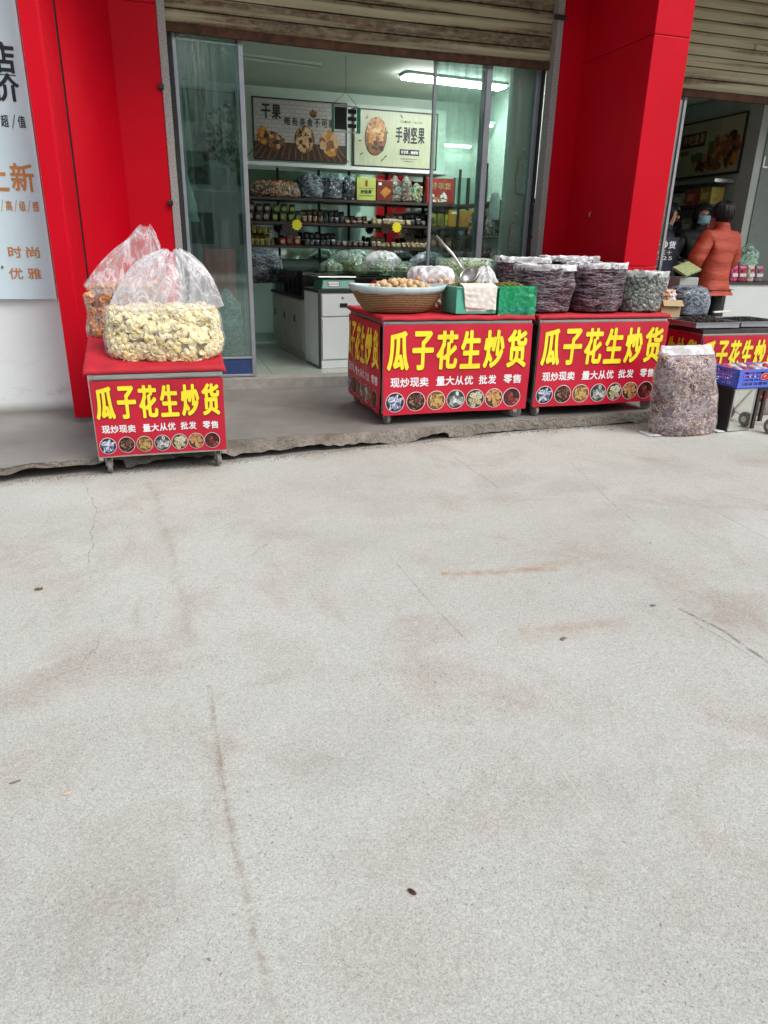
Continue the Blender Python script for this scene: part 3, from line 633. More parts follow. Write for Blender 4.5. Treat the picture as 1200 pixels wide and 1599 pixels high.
for k, (bgc, cs, sz, nn) in enumerate(NUTS):
    NUTM.append([M_('print_disc', (.80,.70,.68), .45, .05)]+[M_('print_nut', tuple(x*.8 for x in c), .45, .15) for c in [bgc]+cs])
def banner(root, O, U, V, wid, hb, fn, name='front_banner', lab=None):
    rs = np.random.default_rng(5)
    pr = Print(O, U, V, fn); mb = MB(); nu = 34
    mb.grid(nu, 14, lambda a, b: tuple(pr.P(a*wid, b*hb, -.75)))
    bo = mb.build(name, X['redbanner'], root, smooth=True)
    if lab: bo['label'] = lab
    hd = Print(O, U, V, fn); sh = Print(O, U, V, fn)
    for k, ch in enumerate('瓜子花生炒货'):
        u = wid*(.022+k*.1605); cw = wid*.142
        hd.char(ch, u, hb*.50, cw, hb*.435, .028, d=2)
        sh.char(ch, u-.001, hb*.487, cw+.007, hb*.452, .040, d=1)
    sh.build('headline_shadow', X['darkred'], bo); hd.build('headline', X['yellow'], bo)
    for st, u in (('现炒现卖', .047), ('量大从优', .353), ('批发', .645), ('零售', .82)):
        sl = Print(O, U, V, fn); sl.text(st, wid*u, hb*.315, wid*.064, hb*.105, .022, .06); sl.build('slogan', X['white'], bo)
    for k, u in enumerate((.078, .218, .356, .493, .628, .76, .888)):
        bgc, cs, sz, nn = NUTS[k]; rx = wid*.0635; ry = hb*.112; cu = wid*u; cv = hb*.148
        pp = Print(O, U, V, fn); pp.ell(cu, cv, rx, ry, m=0, d=1.0, n=28); pp.ell(cu, cv, rx*.94, ry*.94, m=1, d=1.7, n=28)
        f = rx/.083; g = ry/.082
        for i in range(int(nn*.72)):
            a = rs.uniform(0, 2*PI); r = math.sqrt(rs.uniform(0, 1)); s = rs.uniform(.8, 1.25)
            ea, eb = sz[0]*s, sz[1]*s; lim = max(0, 1-ea*.95/.083)
            rot = rs.uniform(0, PI); c = int(rs.integers(4))+2
            n_ = 9; q = []
            for t in [2*PI*j/n_ for j in range(n_)]:
                xx = ea*math.cos(t); yy = eb*math.sin(t); q.append((cu+(r*lim*.083*math.cos(a)+xx*math.cos(rot)-yy*math.sin(rot))*f*.95, cv+(r*lim*.082*math.sin(a)+xx*math.sin(rot)+yy*math.cos(rot))*g*.95))
            pp.poly(q, c, 2.4+.02*i)
            if k in (0, 3, 4):          # striped or split shells
                q2 = [((x-q[0][0])*.62+q[0][0]*1+0, (y-q[0][1])*.62+q[0][1]) for x, y in q]; cx_ = sum(x for x, y in q)/n_; cy_ = sum(y for x, y in q)/n_
                q3 = [(cx_+(x-cx_)*.75*1+0*(y-cy_), cy_+(y-cy_)*.35) if abs(math.cos(rot)) > .7 else (cx_+(x-cx_)*.35, cy_+(y-cy_)*.75) for x, y in q]
                pp.poly(q3, 2+(c-1) % 4, 2.41+.02*i)
        pp.build('nut_picture', NUTM[k], bo)
    return bo
def caster(root, x, y, z0, rz=0, r=.052):
    c = thing('caster', None, None, (x, y, z0)); c.parent = root; c.rotation_euler = (0, 0, rz)
    MB().lathe([(r*.5, -.016), (r*.93, -.015), (r, -.010), (r, .010), (r*.93, .015), (r*.5, .016)], 22, (0, 0, r), axis='x').build('wheel', X['wheel'], c, smooth=False)
    MB().box(-.022, -.014, r-.005, -.018, .02, r*2.1).box(.018, -.014, r-.005, .022, .02, r*2.1).box(-.022, -.02, r*2.1, .022, .028, r*2.1+.008).lathe([(.008, -.024), (.008, .024)], 10, (0, 0, r), axis='x').build('fork', X['steel'], c)
def cart(name, lab, loc, rz, W_, D_, H_, bt, bb, group, tilt=0, left=False, bold=None, cloth_back=0, seed=1, over=.03, wheels='a', cloth=True, front_lab=None, bx=0):
    t = thing(name, lab, 'display cart', loc, rz, group, rot=(tilt, 0, rz))
    mb = MB(); e = .032
    for x in (0, W_-e):
        for y in (0, D_-e): mb.box(x, y, .10, x+e, y+e, H_-.045)
    for y in (0, D_-e): mb.box(e, y, H_-.09, W_-e, y+e, H_-.047).box(e, y, .12, W_-e, y+e, .15)
    for x in (0, W_-e): mb.box(x, e, H_-.09, x+e, D_-e, H_-.047).box(x, e, .12, x+e, D_-e, .15)
    mb.build('frame', X['steel'], t, bevel=.003)
    MB().box(.01, .01, .151, W_-.01, D_-.01, .165).box(.03, D_-.05, .166, W_-.03, D_-.04, H_-.1).build('lower_shelf', X['wood'], t)
    MB().box(-.005, -.005, H_-.045, W_+.005, D_+.005, H_-.012).build('board', X['wood'], t)
    fn = lambda u, v: .009*math.sin(u*6+seed)*(1-v/(bt-bb))**1.5+.003*math.sin(u*13+v*9+seed)+.003*math.sin(v*10+u*3)+.006*nz(u*2.6, v*2.6, seed, 1)
    banner(t, (bx, -.022, bb), (1,0,0), (0,0,1), W_-bx*1.2, bt-bb, fn, lab=front_lab)
    for k in range(5):
        pass
    if left:
        fn2 = lambda u, v: .012+.03*math.sin(PI*min(1, max(0, u/D_)))*math.exp(-((v-.42)/.25)**2)+.006*math.sin(u*15+v*8)
        banner(t, (-.008, D_-.01, bb+.0), (0,-1,0), (0,0,1), D_-.012, bt-bb, fn2, 'side_banner')
    if cloth:
        def cf(a, b):
            x = -over+(W_+2*over)*a; y = -.03+(D_+.06)*b
            z = H_-.008+cloth_back*max(0, y)/D_+.006*nz(x, y, seed, 6)+.003*nz(x, y, seed, 17)
            ex = max(0, -.012-x, x-W_-.012); ey = max(0, -.012-y)
            z -= ex*1.3+ey*1.5
            if ex > 0: x = x+(ex*.55 if x < 0 else -ex*.55)
            return (x, y+ey*.5, z)
        MB().grid(70, 40, cf).build('red_cloth', X['redcloth'], t, smooth=True, solid=.006)
    for x in (.06, W_-.06):
        for y in (.05, D_-.06): caster(t, x, y, 0, rng.uniform(-.9, .9) if y > .1 else (.12 if x < .5 else (.2 if W_ < 1 else 1.15)))
    return t
G_CART = 'red snack carts with yellow headline banners'
cart('snack_cart', 'smaller red snack cart tilted on the kerb under two big bags of puffed snacks', (-.505, 4.885, .004), R_(.5), .845, .93, .738, .655, .140, G_CART, tilt=R_(6.3), cloth_back=.10, seed=2, bx=.008, over=.028)
cart('snack_cart', 'red snack cart with a side banner, carrying a basket of walnuts and two green boxes', (1.655, 5.45, PZ), R_(.6), 1.318, 1.02, .885, .815, .088, G_CART, left=True, seed=1, over=.035)
cart('snack_cart', 'red snack cart standing between the walnut basket cart and the dark seed tray cart', (3.052, 5.475, PZ), R_(1.6), 1.318, .98, .885, .815, .09, G_CART, seed=4, over=.035)
c4 = cart('snack_cart', 'partly hidden red cart at the right edge carrying metal trays of dark seeds', (4.86, 5.60, .03), R_(1), .95, .85, .80, .735, .10, G_CART, left=True, seed=6, cloth=False)

# ---- bags
def sgnp(c, e): return math.copysign(abs(c)**(2/e), c)
class Loft:
    """stack of rounded-rectangle rings (cx, cy, cz, rx, ry) with dents and folds"""
    def __init__(s, rings, e=3, amp=.012, fold=0, seed=0, freq=6, tfold=.4):
        s.r = rings; s.e = e; s.amp = amp; s.fold = fold; s.seed = seed; s.freq = freq; s.tfold = tfold
    def p(s, th, t, k=1.0):
        n = len(s.r)-1; x = min(max(t, 0), 1)*n; i = min(int(x), n-1); f = x-i
        f2 = f*f*(3-2*f) if n > 6 else f
        A, B = s.r[i], s.r[i+1]; q = [A[j]+(B[j]-A[j])*f2 for j in range(5)]
        c, d = sgnp(math.cos(th), s.e), sgnp(math.sin(th), s.e)
        nn = noise.noise(Vector((math.cos(th)*1.5*s.freq/6+s.seed*3.1, math.sin(th)*1.5*s.freq/6+s.seed, q[2]*s.freq)))
        am = s.amp*nn
        if s.fold: am += s.fold*max(0, (t-s.tfold)/(1-s.tfold))**.6*(noise.noise(Vector((th*3.2+s.seed*5, t*1.3, s.seed)))+.5*noise.noise(Vector((math.cos(th)*7+s.seed, math.sin(th)*7, t*2.1))))
        return Vector((q[0]+(q[3]*k+am*min(1, q[3]*8))*c, q[1]+(q[4]*k+am*min(1, q[4]*8))*d, q[2]+(.4*am if t > s.tfold else 0)))
    def mesh(s, nth, nt, t0=0, t1=1, k=1.0, mb=None, m=0, cap0=False, cap1=False):
        mb = mb or MB(); V = [s.p(2*PI*i/nth, t0+(t1-t0)*j/nt, k) for j in range(nt+1) for i in range(nth)]
        F = [(j*nth+i, j*nth+(i+1)%nth, (j+1)*nth+(i+1)%nth, (j+1)*nth+i) for j in range(nt) for i in range(nth)]
        if cap0: F.append(tuple(range(nth-1, -1, -1)))
        if cap1: F.append(tuple(nt*nth+i for i in range(nth)))
        return mb.add(V, F, m)
    def sample(s, n, t0, t1, k=.97, top=None):
        P, Nn, T = [], [], []
        th_ = np.linspace(0, 2*PI, 361); q = [s.p(x, (t0+t1)/2, k) for x in th_]; ds = np.cumsum([0]+[(q[i+1]-q[i]).length for i in range(360)])
        t_ = np.linspace(t0, t1, 61); q = [(s.p(0, x, k), s.p(PI/2, x, k), s.p(PI/4, x, k)) for x in t_]; dt = np.cumsum([0]+[max((a-b).length for a, b in zip(q[i+1], q[i])) for i in range(60)])
        for _ in range(n):
            th = float(np.interp(rng.uniform(0, ds[-1]), ds, th_)); t = float(np.interp(rng.uniform(0, dt[-1]), dt, t_))
            a = s.p(th, t, k); b = s.p(th+.05, t, k); u = s.p(th, min(1, t+.03), k)
            tg = (b-a); up = u-a; nr = tg.cross(up)
            if nr.length < 1e-9: nr = Vector((math.cos(th), math.sin(th), 0))
            P.append(a); Nn.append(nr.normalized()); T.append(tg.normalized())
        return P, Nn, T
def scat2(mb, P, N, T, tv, tf, a, b, tilt, ms, jit=.25):
    tv = np.asarray(tv)
    for p, n, t in zip(P, N, T):
        n = np.array(n)+tilt*rng.normal(size=3)*.6; n /= np.linalg.norm(n)
        t = np.array(t)+rng.normal(size=3)*jit; t -= n*np.dot(t, n); t /= np.linalg.norm(t); q = np.cross(n, t); s = rng.uniform(a, b)
        mb.add((tv[:, :1]*t+tv[:, 1:2]*q+tv[:, 2:]*n)*s+np.array(p), tf, int(rng.choice(ms)))
    return mb
def more(lo, o, n, tmpl, a, b, tilt, ms, t1, k):
    P, N, T = lo.sample(n, 0, t1, k); mb = MB(); scat2(mb, P, N, T, *tmpl, a, b, tilt, ms, 1); return mb
def fill(lo, n, tmpl, a, b, tilt, mats, root, t1, name='contents', core=.965, ms=(1,), ktop=.9, jit=.25, k=.96, ntop=None, extra=None):
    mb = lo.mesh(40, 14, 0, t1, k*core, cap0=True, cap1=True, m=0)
    P, N, T = lo.sample(n, .0, t1, k); scat2(mb, P, N, T, *tmpl, a, b, tilt, ms, jit)
    if extra:
        P, N, T = lo.sample(extra[0], .0, t1, k); scat2(mb, P, N, T, *extra[1], extra[2], extra[3], extra[4], ms, jit)
    nt_ = ntop if ntop is not None else n//4          # the filled level on top
    P = []; N = []; T = []
    for _ in range(nt_):
        th = rng.uniform(0, 2*PI); r = math.sqrt(rng.uniform(0, 1)); q = lo.p(th, t1, k); c = sum((lo.p(x, t1, k) for x in (0, PI/2, PI, 1.5*PI)), Vector())/4
        P.append(c+(q-c)*r+Vector((0, 0, .02*(1-r)+.008*rng.normal()))); N.append(Vector((0,0,1))); T.append(Vector((rng.normal(), rng.normal(), 0)).normalized())
    scat2(mb, P, N, T, *tmpl, a, b, max(tilt, .5), ms, 1)
    return tag(mb.build(name, mats, root, smooth=True), kind='stuff')

def px_bag(xl, xr, yb, Y, z0):          # centre, half width from a place in the photograph and a depth
    a = at(xl, yb, Y); b = at(xr, yb, Y); return (a.x+b.x)/2, (b.x-a.x)/2
def zat(px, py, Y): return at(px, py, Y).z

# two big bags on the tilted cart
def rings_lerp(*r): return list(r)
CH = cup_t(); CHD = ellipsoid(.95, .72, .42, 2)
t = thing('snack_bag', 'big clear bag of pale cream puffed snacks at the front of the small tilted cart', 'snack bag', (0,0,0), 0, 'clear bags of puffed snacks')
SHF = lambda L_: [(a*.975+.003, b-.105, c+.018, d*.975, e_) for a, b, c, d, e_ in L_]
lo = Loft(SHF([(-.02,5.16,.735,.26,.10),(-.015,5.16,.742,.33,.15),(-.005,5.17,.79,.385,.175),(-.002,5.18,.86,.388,.19),(-.004,5.19,.93,.385,.19),(-.01,5.20,1.0,.378,.18),(-.015,5.21,1.05,.35,.155)]), e=3.2, amp=.03, seed=2, freq=7)
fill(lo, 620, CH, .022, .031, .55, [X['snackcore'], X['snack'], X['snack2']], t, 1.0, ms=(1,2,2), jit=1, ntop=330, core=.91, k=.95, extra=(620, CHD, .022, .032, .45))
lo.mesh(72, 24, 0, .98, 1.03).build('plastic_film', X['film'], t, smooth=True)
top_ = Loft(SHF([(-.01,5.21,1.03,.372,.17),(.0,5.215,1.065,.385,.175),(.035,5.22,1.075,.375,.165),(.045,5.23,1.14,.335,.145),(.06,5.24,1.24,.27,.11),(.07,5.25,1.33,.19,.075),(.075,5.26,1.395,.11,.045),(.08,5.26,1.425,.05,.02)]), e=2.3, amp=.022, fold=.05, seed=5, freq=5, tfold=.12)
top_.mesh(150, 46).build('loose_top', film('bag_top', base=.15, crease=.40, scale=4.2, stretch=(1.6,1.6,.6), white=(.78,.78,.81), lo=.46, hi=.78, bmp=.25, rough=.25), t, smooth=True)
t = thing('snack_bag', 'clear bag of orange puffed snacks behind the bag of cream ones', 'snack bag', (0,0,0), 0, 'clear bags of puffed snacks')
lo = Loft([(-.27,5.52,.80,.18,.10),(-.27,5.52,.81,.24,.14),(-.26,5.52,.90,.262,.17),(-.25,5.52,1.02,.27,.175),(-.245,5.52,1.13,.262,.165),(-.235,5.52,1.19,.22,.13)], e=2.6, amp=.035, seed=8, freq=7)
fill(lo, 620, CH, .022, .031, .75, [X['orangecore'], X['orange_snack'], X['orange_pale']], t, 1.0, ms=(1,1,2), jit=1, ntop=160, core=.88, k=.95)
lo.mesh(60, 20, 0, .98, 1.03).build('plastic_film', X['film'], t, smooth=True)
top_ = Loft([(-.24,5.52,1.15,.262,.16),(-.245,5.52,1.20,.275,.165),(-.22,5.52,1.25,.245,.14),(-.17,5.52,1.34,.20,.105),(-.12,5.52,1.44,.14,.07),(-.085,5.52,1.53,.075,.04),(-.075,5.52,1.59,.025,.014)], e=2.2, amp=.03, fold=.05, seed=13, freq=5, tfold=.1)
top_.mesh(130, 40).build('loose_top', film('bag_top', base=.10, crease=.45, scale=3.8, stretch=(1.5,1.5,.7), white=(.80,.79,.81), lo=.48, hi=.78, bmp=.3), t, smooth=True)

# date bags on the third cart
DATE = ellipsoid(.031, .0122, .0115, 1)
def date_bag(lab, xl, xr, yt, Y, hz0, seed, ry=None, group='open bags of dark dried dates', n=950, mats=None, tm=None, a=.85, b=1.15, filmm='datefilm', cuff=.036, nm='date_bag', cat='bag of dates', jit=.16, tilt=.12, lean=0):
    cx, rx = px_bag(xl, xr, 480, Y, 0); zt = zat((xl+xr)/2, yt, Y); ry = ry or rx*.8; cy = Y+ry
    h = zt-hz0
    t = thing(nm, lab, cat, (0,0,0), 0, group)
    R = [(cx,cy,hz0+.004,rx*.80,ry*.8),(cx,cy,hz0+.012,rx*.90,ry*.9),(cx,cy,hz0+.06,rx*.95,ry*.95),(cx+lean*.3,cy,hz0+h*.4,rx*.98,ry*.98),(cx+lean*.7,cy,hz0+h*.75,rx*1.0,ry),(cx+lean,cy,hz0+h*.93,rx*1.0,ry)]
    lo = Loft(R, e=2.7, amp=.022, seed=seed, freq=7)
    fill(lo, n, tm or DATE, a, b, tilt, mats or [X['matteblack'], X['date'], X['date2']], t, .97, ms=(1,1,1,2), jit=jit, k=.955)
    lo.mesh(90, 40, 0, 1, 1.0).build('plastic_film', X[filmm], t, smooth=True)
    q = [(cx+lean,cy,zt-cuff*1.3,rx*1.015,ry*1.015),(cx+lean,cy,zt-cuff*.5,rx*1.03,ry*1.03),(cx+lean,cy,zt,rx*1.0,ry*1.0),(cx+lean,cy,zt+.002,rx*.93,ry*.93),(cx+lean,cy,zt-cuff*.6,rx*.88,ry*.88)]
    Loft(q, e=2.7, amp=.022, fold=.032, seed=seed+3, freq=12, tfold=.05).mesh(120, 14).build('folded_cuff', X['milky'] if filmm != 'x' else X['whitefold'], t, smooth=True)
    return t
TZ = PZ+.885+.006
date_bag('open bag of dark dates just right of the green plastic wrapped box', 822, 906, 414, 5.52, TZ, 1)
date_bag('open bag of dark dates beside the grey green fruit bag', 905, 984, 411, 5.53, TZ, 4, n=1000)
GF = ellipsoid(.026, .02, .014, 1)
date_bag('open bag of grey green dried fruit at the right end of the third cart', 978, 1046, 424, 5.55, TZ, 7, group='open bags of other dried fruit', mats=[X['matteblack'], X['greyfruit'], X['greyfruit2']], tm=GF, n=520, nm='dried_fruit_bag', cat='bag of dried fruit', jit=1, tilt=1.1, filmm='filmsack', lean=.02)
date_bag('open bag of dark dates at the back left, above the green box', 784, 862, 402, 6.02, TZ, 11, ry=.16, n=650)
date_bag('open bag of dark dates standing behind the two front bags against the red pillar', 852, 934, 400, 6.06, TZ, 15, ry=.16, n=650)

# clear bag of round nuts and tied white bag, behind the basket
NUT = ellipsoid(.024, .024, .023, 2)
cx, rx = px_bag(648, 714, 440, 6.0, 0)
t = thing('nut_bag', 'clear bag of pinkish round nuts with a white top behind the walnut basket', 'bag of nuts')
lo = Loft([(cx,6.12,TZ,rx*.8,.12),(cx,6.12,TZ+.02,rx*.95,.15),(cx,6.12,TZ+.12,rx*1.02,.16),(cx,6.12,TZ+.22,rx,.16),(cx,6.12,TZ+.27,rx*.94,.15)], e=2.6, amp=.02, seed=3)
fill(lo, 330, NUT, .9, 1.1, .3, [X['card'], X['pinknut']], t, .9, ms=(1,), jit=1, ntop=90)
lo.mesh(60, 20, 0, 1, 1.03).build('plastic_film', X['film'], t, smooth=True)
Loft([(cx,6.12,TZ+.21,rx*1.03,.166),(cx,6.12,TZ+.27,rx*1.04,.166),(cx-.01,6.12,TZ+.325,rx*.9,.13),(cx-.01,6.12,TZ+.35,rx*.6,.09),(cx,6.12,TZ+.345,rx*.1,.02)], e=2.4, amp=.03, fold=.03, seed=9, freq=12, tfold=.1).mesh(90, 18).build('folded_top', X['milky'], t, smooth=True)
cx, rx = px_bag(741, 782, 440, 5.95, 0)
t = thing('nut_bag', 'small tied white plastic bag standing between the ladle and the dates', 'bag of nuts')
lo = Loft([(cx,6.05,TZ,rx*.8,.10),(cx,6.05,TZ+.02,rx,.12),(cx,6.05,TZ+.15,rx*1.05,.125),(cx,6.05,TZ+.22,rx*.95,.11)], e=2.3, amp=.02, seed=5)
fill(lo, 150, NUT, .9, 1.1, .3, [X['date'], X['pinknut'], X['date2']], t, .9, ms=(1,2), jit=1, ntop=40)
Loft([(cx,6.05,TZ+.01,rx*.92,.118),(cx,6.05,TZ+.12,rx*1.1,.132),(cx,6.05,TZ+.22,rx*1.05,.12),(cx+.01,6.05,TZ+.29,rx*.75,.08),(cx+.015,6.05,TZ+.335,rx*.4,.045),(cx+.02,6.05,TZ+.36,rx*.2,.02)], e=2.2, amp=.03, fold=.03, seed=19, freq=10, tfold=.3).mesh(90, 26).build('plastic_film', X['milky'], t, smooth=True)
# long greenish bag behind them
a = at(692, 400, 6.18); b = at(782, 400, 6.18)
t = thing('snack_sack', 'long olive bag with a pale green film behind the ladle and tied bag', 'sack')
lo = Loft([((a.x+b.x)/2,6.28,TZ,.20,.07),((a.x+b.x)/2,6.28,TZ+.02,.26,.09),((a.x+b.x)/2,6.28,TZ+.2,.285,.10),((a.x+b.x)/2,6.28,TZ+.36,.285,.09),((a.x+b.x)/2,6.28,TZ+.42,.28,.06)], e=3.5, amp=.02, seed=23)
fill(lo, 700, ellipsoid(.014,.011,.01,1), .9, 1.2, .5, [X['graisin'], X['graisin'], X['raisin']], t, .85, ms=(1,2), jit=1)
lo.mesh(70, 22, 0, 1, 1.04).build('plastic_film', X['tealfilm'], t, smooth=True)

# walnut basket
bc = at(627, 480, 5.78); BX, BY = 1.875, 5.79; BZ = TZ
t = thing('walnut_basket', 'oval woven cane basket lined with pale plastic, heaped with walnuts', 'basket', (BX, BY, BZ))
mb = MB()
def bas(th, tt, k=1):
    pr = [(.0,.62),(.012,.70),(.065,.82),(.135,.93),(.19,1.0)]
    x = tt*4; i = min(int(x), 3); f = x-i; z = pr[i][0]+(pr[i+1][0]-pr[i][0])*f; s = (pr[i][1]+(pr[i+1][1]-pr[i][1])*f)*k
    return Vector((  .405*s*math.cos(th), .275*s*math.sin(th), z+.018*abs(math.cos(th))**3*tt))
nb = 72
mb.add([bas(2*PI*i/nb, j/10)+Vector((.0025*math.cos(2*PI*i/nb)*((i+j)%2*2-1), .0025*math.sin(2*PI*i/nb)*((i+j)%2*2-1), 0)) for j in range(11) for i in range(nb)], [(j*nb+i, j*nb+(i+1)%nb, (j+1)*nb+(i+1)%nb, (j+1)*nb+i) for j in range(10) for i in range(nb)]+[tuple(range(nb-1,-1,-1))])
mb.build('cane_body', X['cane'], t, smooth=True, solid=.008)
mb = MB(); V = []; prof = [(.80,1.022,0),(.90,1.03,0),(1.0,1.035,.004),(1.02,1.0,.012),(.9,.96,0),(.6,.95,0),(.3,.94,0),(.12,.9,0)]
for j, (tt, k, dz) in enumerate(prof):
    for i in range(nb*2):
        th = PI*i/nb; kk = k+.008*nz(math.cos(th)*5, math.sin(th)*5, j*.5, 1.5); q = bas(th, min(tt, 1), kk)
        if j == 0: q.z += .022*nz(th*2.5, 4, 0, 1)
        V.append(q+Vector((0, 0, dz)))
n2 = nb*2; mb.add(V, [(j*n2+i, j*n2+(i+1)%n2, (j+1)*n2+(i+1)%n2, (j+1)*n2+i) for j in range(len(prof)-1) for i in range(n2)]+[tuple((len(prof)-1)*n2+i for i in range(n2))])
mb.build('plastic_liner', X['liner'], t, smooth=True, solid=.003)
wv, wf = ellipsoid(.0275, .026, .0265, 2)
wv = np.array([v*(1+.07*noise.noise(Vector(v*220))+.05*abs(noise.noise(Vector(v*90)))-(.05 if abs(v[1]) < .002 else 0)) for v in wv])
w0 = None; pts = []; tries = 0
while len(pts) < 150 and tries < 20000:
    tries += 1
    u, v = rng.uniform(-1, 1), rng.uniform(-1, 1); rr = u*u+v*v
    if rr > 1: continue
    x, y = .325*u+.02, .205*v; lay = int(rng.integers(3))
    z = .135+.105*max(0, 1-rr)**.8 - lay*.035*(1-rr)
    if all((x-a)**2+(y-b)**2+(z-c)**2 > .045**2 for a, b, c in pts): pts.append((x, y, z))
for x, y, z in pts:
    if w0 is None:
        w0 = MB().add(wv, wf).build('walnut', X['walnut'], smooth=True); o = w0
    else: o = w0.copy(); COL.objects.link(o)
    o.location = (BX+x, BY+y, BZ+z); o.rotation_euler = tuple(rng.uniform(0, 6, 3))
    tag(o, 'single pale walnut heaped with others in the oval cane basket', 'walnut', 'walnuts heaped in the basket')

# plastic boxes of raisins
def raisin_box(lab, x0, x1, y0, z0, h, mats, filmwrap):
    t = thing('raisin_box', lab, 'box', (x0, y0, z0)); W_ = x1-x0; D_ = .34; mb = MB(); e = .006
    mb.box(0, 0, 0, W_, e, h).box(0, D_-e, 0, W_, D_, h).box(0, e, 0, e, D_-e, h).box(W_-e, e, 0, W_, D_-e, h).box(e, e, 0, W_-e, D_-e, .01)
    mb.box(-.008, -.008, h, W_+.008, .012, h+.012).box(-.008, D_-.012, h, W_+.008, D_+.008, h+.012).box(-.008, .012, h, .012, D_-.012, h+.012).box(W_-.012, .012, h, W_+.008, D_-.012, h+.012)
    mb.build('box_body', X['greenbox'], t, bevel=.002)
    mb = MB().box(e, e, .012, W_-e, D_-e, h-.02)
    P = []
    for _ in range(900):
        x, y = rng.uniform(.01, W_-.01), rng.uniform(.012, D_-.012); P.append((x, y, h-.012+.045*math.sin(PI*x/W_)**.7*math.sin(PI*y/D_)**.7+.006*rng.normal()))
    scatter(mb, P, [(0,0,1)]*len(P), *ellipsoid(.011, .006, .005, 1), .8, 1.3, tilt=1, m=0)
    o = mb.build('raisins', mats, t); tag(o, kind='stuff')
    rngm = rng.integers(0, len(mats), len(o.data.polygons)//80+2)
    o.data.polygons.foreach_set('material_index', [0]*6+[int(rngm[(i)//80]) for i in range(len(o.data.polygons)-6)])
    return t, W_, D_
b1, W1, D1 = raisin_box('teal plastic box of dark raisins with a cream cloth hanging over its front', 2.285, 2.645, 5.495, TZ, .20, [X['raisin'], X['raisin'], X['graisin']], False)
mb = MB().grid(30, 24, lambda a, b: (.05+.30*a-.03*b*(a-.5)+.012*b, -.014-.008*math.sin(a*9+b*5)*b-.006*nz(a, b, 1, 7), .214-.165*b-.02*b*a+.012*nz(a, 3, 0, 5)*b))
mb.grid(30, 6, lambda a, b: (.05+.30*a, -.014+.09*b, .214+.004*nz(a, b, 9, 6)+.022*b))
cl = mb.build('cloth', X['napkin'], smooth=True, solid=.004); cl.location = (2.285, 5.495, TZ); tag(cl, 'creased cream cloth draped over the front of the teal raisin box', 'cloth')
MB().box(.09, -.004, .02, .27, -.0005, .052).build('label_strip', X['napkin'], b1)
b2, W2, D2 = raisin_box('box of green raisins wrapped in bright green plastic with a blue foot', 2.668, 2.982, 5.495, TZ, .20, [X['graisin'], X['graisin'], X['raisin']], True)
MB().box(.004, -.005, .004, W2-.004, -.0008, .055).build('blue_foot', X['bluebox'], b2)
MB().grid(40, 26, lambda a, b: (-.012+(W2+.03)*a, -.020-.010*abs(nz(a, b, 3, 4))-.006*nz(a, b, 8, 9), .222-.235*b+.012*nz(a, 1, 2, 4)*b)).build('plastic_wrap', X['greenfilm'], b2, smooth=True)

# ladle
lb = at(733, 428, 5.66); le = at(681, 369, 5.86)
t = thing('ladle', 'long handled steel ladle resting in the dark raisins', 'ladle', lb)
d = (le-lb).normalized(); ax = Vector((-.62, -.42, .62)).normalized()
mb = MB(); rr = .082; pr = []
for k in range(9): a = PI/2*k/8; pr.append((max(.001, rr*math.sin(a)), -rr*.95*math.cos(a)))
for k in range(8, -1, -1): a = PI/2*k/8; pr.append((max(.001, (rr-.003)*math.sin(a)), -(rr*.95-.003)*math.cos(a)))
mb.lathe(pr, 28, cap=False); o = mb.build('bowl', X['steel'], t, smooth=True); o.rotation_euler = ax.to_track_quat('Z', 'Y').to_euler()
st = ax.cross(d).cross(ax).normalized()*rr
MB().tube([st, st*1.15+d*.03, d*(le-lb).length*.5+Vector((0,0,.01)), le-lb], [.008, .010, .011, .013], 8).build('handle', X['steel'], t, smooth=True)

# sack of ring snacks on the road
t = thing('snack_sack', 'tall clear sack of brown ring snacks standing on the road before the carts', 'sack', (0,0,0))
SX = 4.325; SY = 5.04
lo = Loft([(SX,SY,.0,.27,.10),(SX,SY,.012,.30,.135),(SX-.005,SY,.08,.302,.15),(SX-.015,SY+.01,.25,.29,.155),(SX-.03,SY+.02,.45,.282,.15),(SX-.04,SY+.035,.62,.272,.11),(SX-.045,SY+.05,.70,.265,.06)], e=3.0, amp=.02, seed=31, freq=6)
fill(lo, 1150, torus_t(.014,.0058), .8, 1.15, .55, [X['ringdark'], X['ringdark'], X['ring'], X['ringpale']], t, .96, ms=(1,1,2,2,2,3), jit=1, ntop=10)
lo.mesh(90, 40, 0, 1, 1.03).build('plastic_film', X['filmsack'], t, smooth=True)
Loft([(SX-.043,SY+.046,.685,.272,.075),(SX-.045,SY+.05,.70,.274,.06),(SX-.048,SY+.055,.735,.262,.02),(SX-.05,SY+.055,.755,.258,.008),(SX-.05,SY+.055,.757,.25,.002)], e=3, amp=.012, fold=.016, seed=4, freq=14, tfold=.3).mesh(90, 12).build('folded_top', X['milky'], t, smooth=True)
mb = MB()
for s, x0 in ((-1, SX-.29), (1, SX+.30)): mb = MB(); mb.grid(8, 6, lambda a, b: (x0+s*.10*a, SY-.12+.20*b+.03*a, .014+.006*nz(a*4, b*4, s, 1)-.006*a)); mb.build('corner_flap', X['milky'], t, smooth=True, solid=.002)

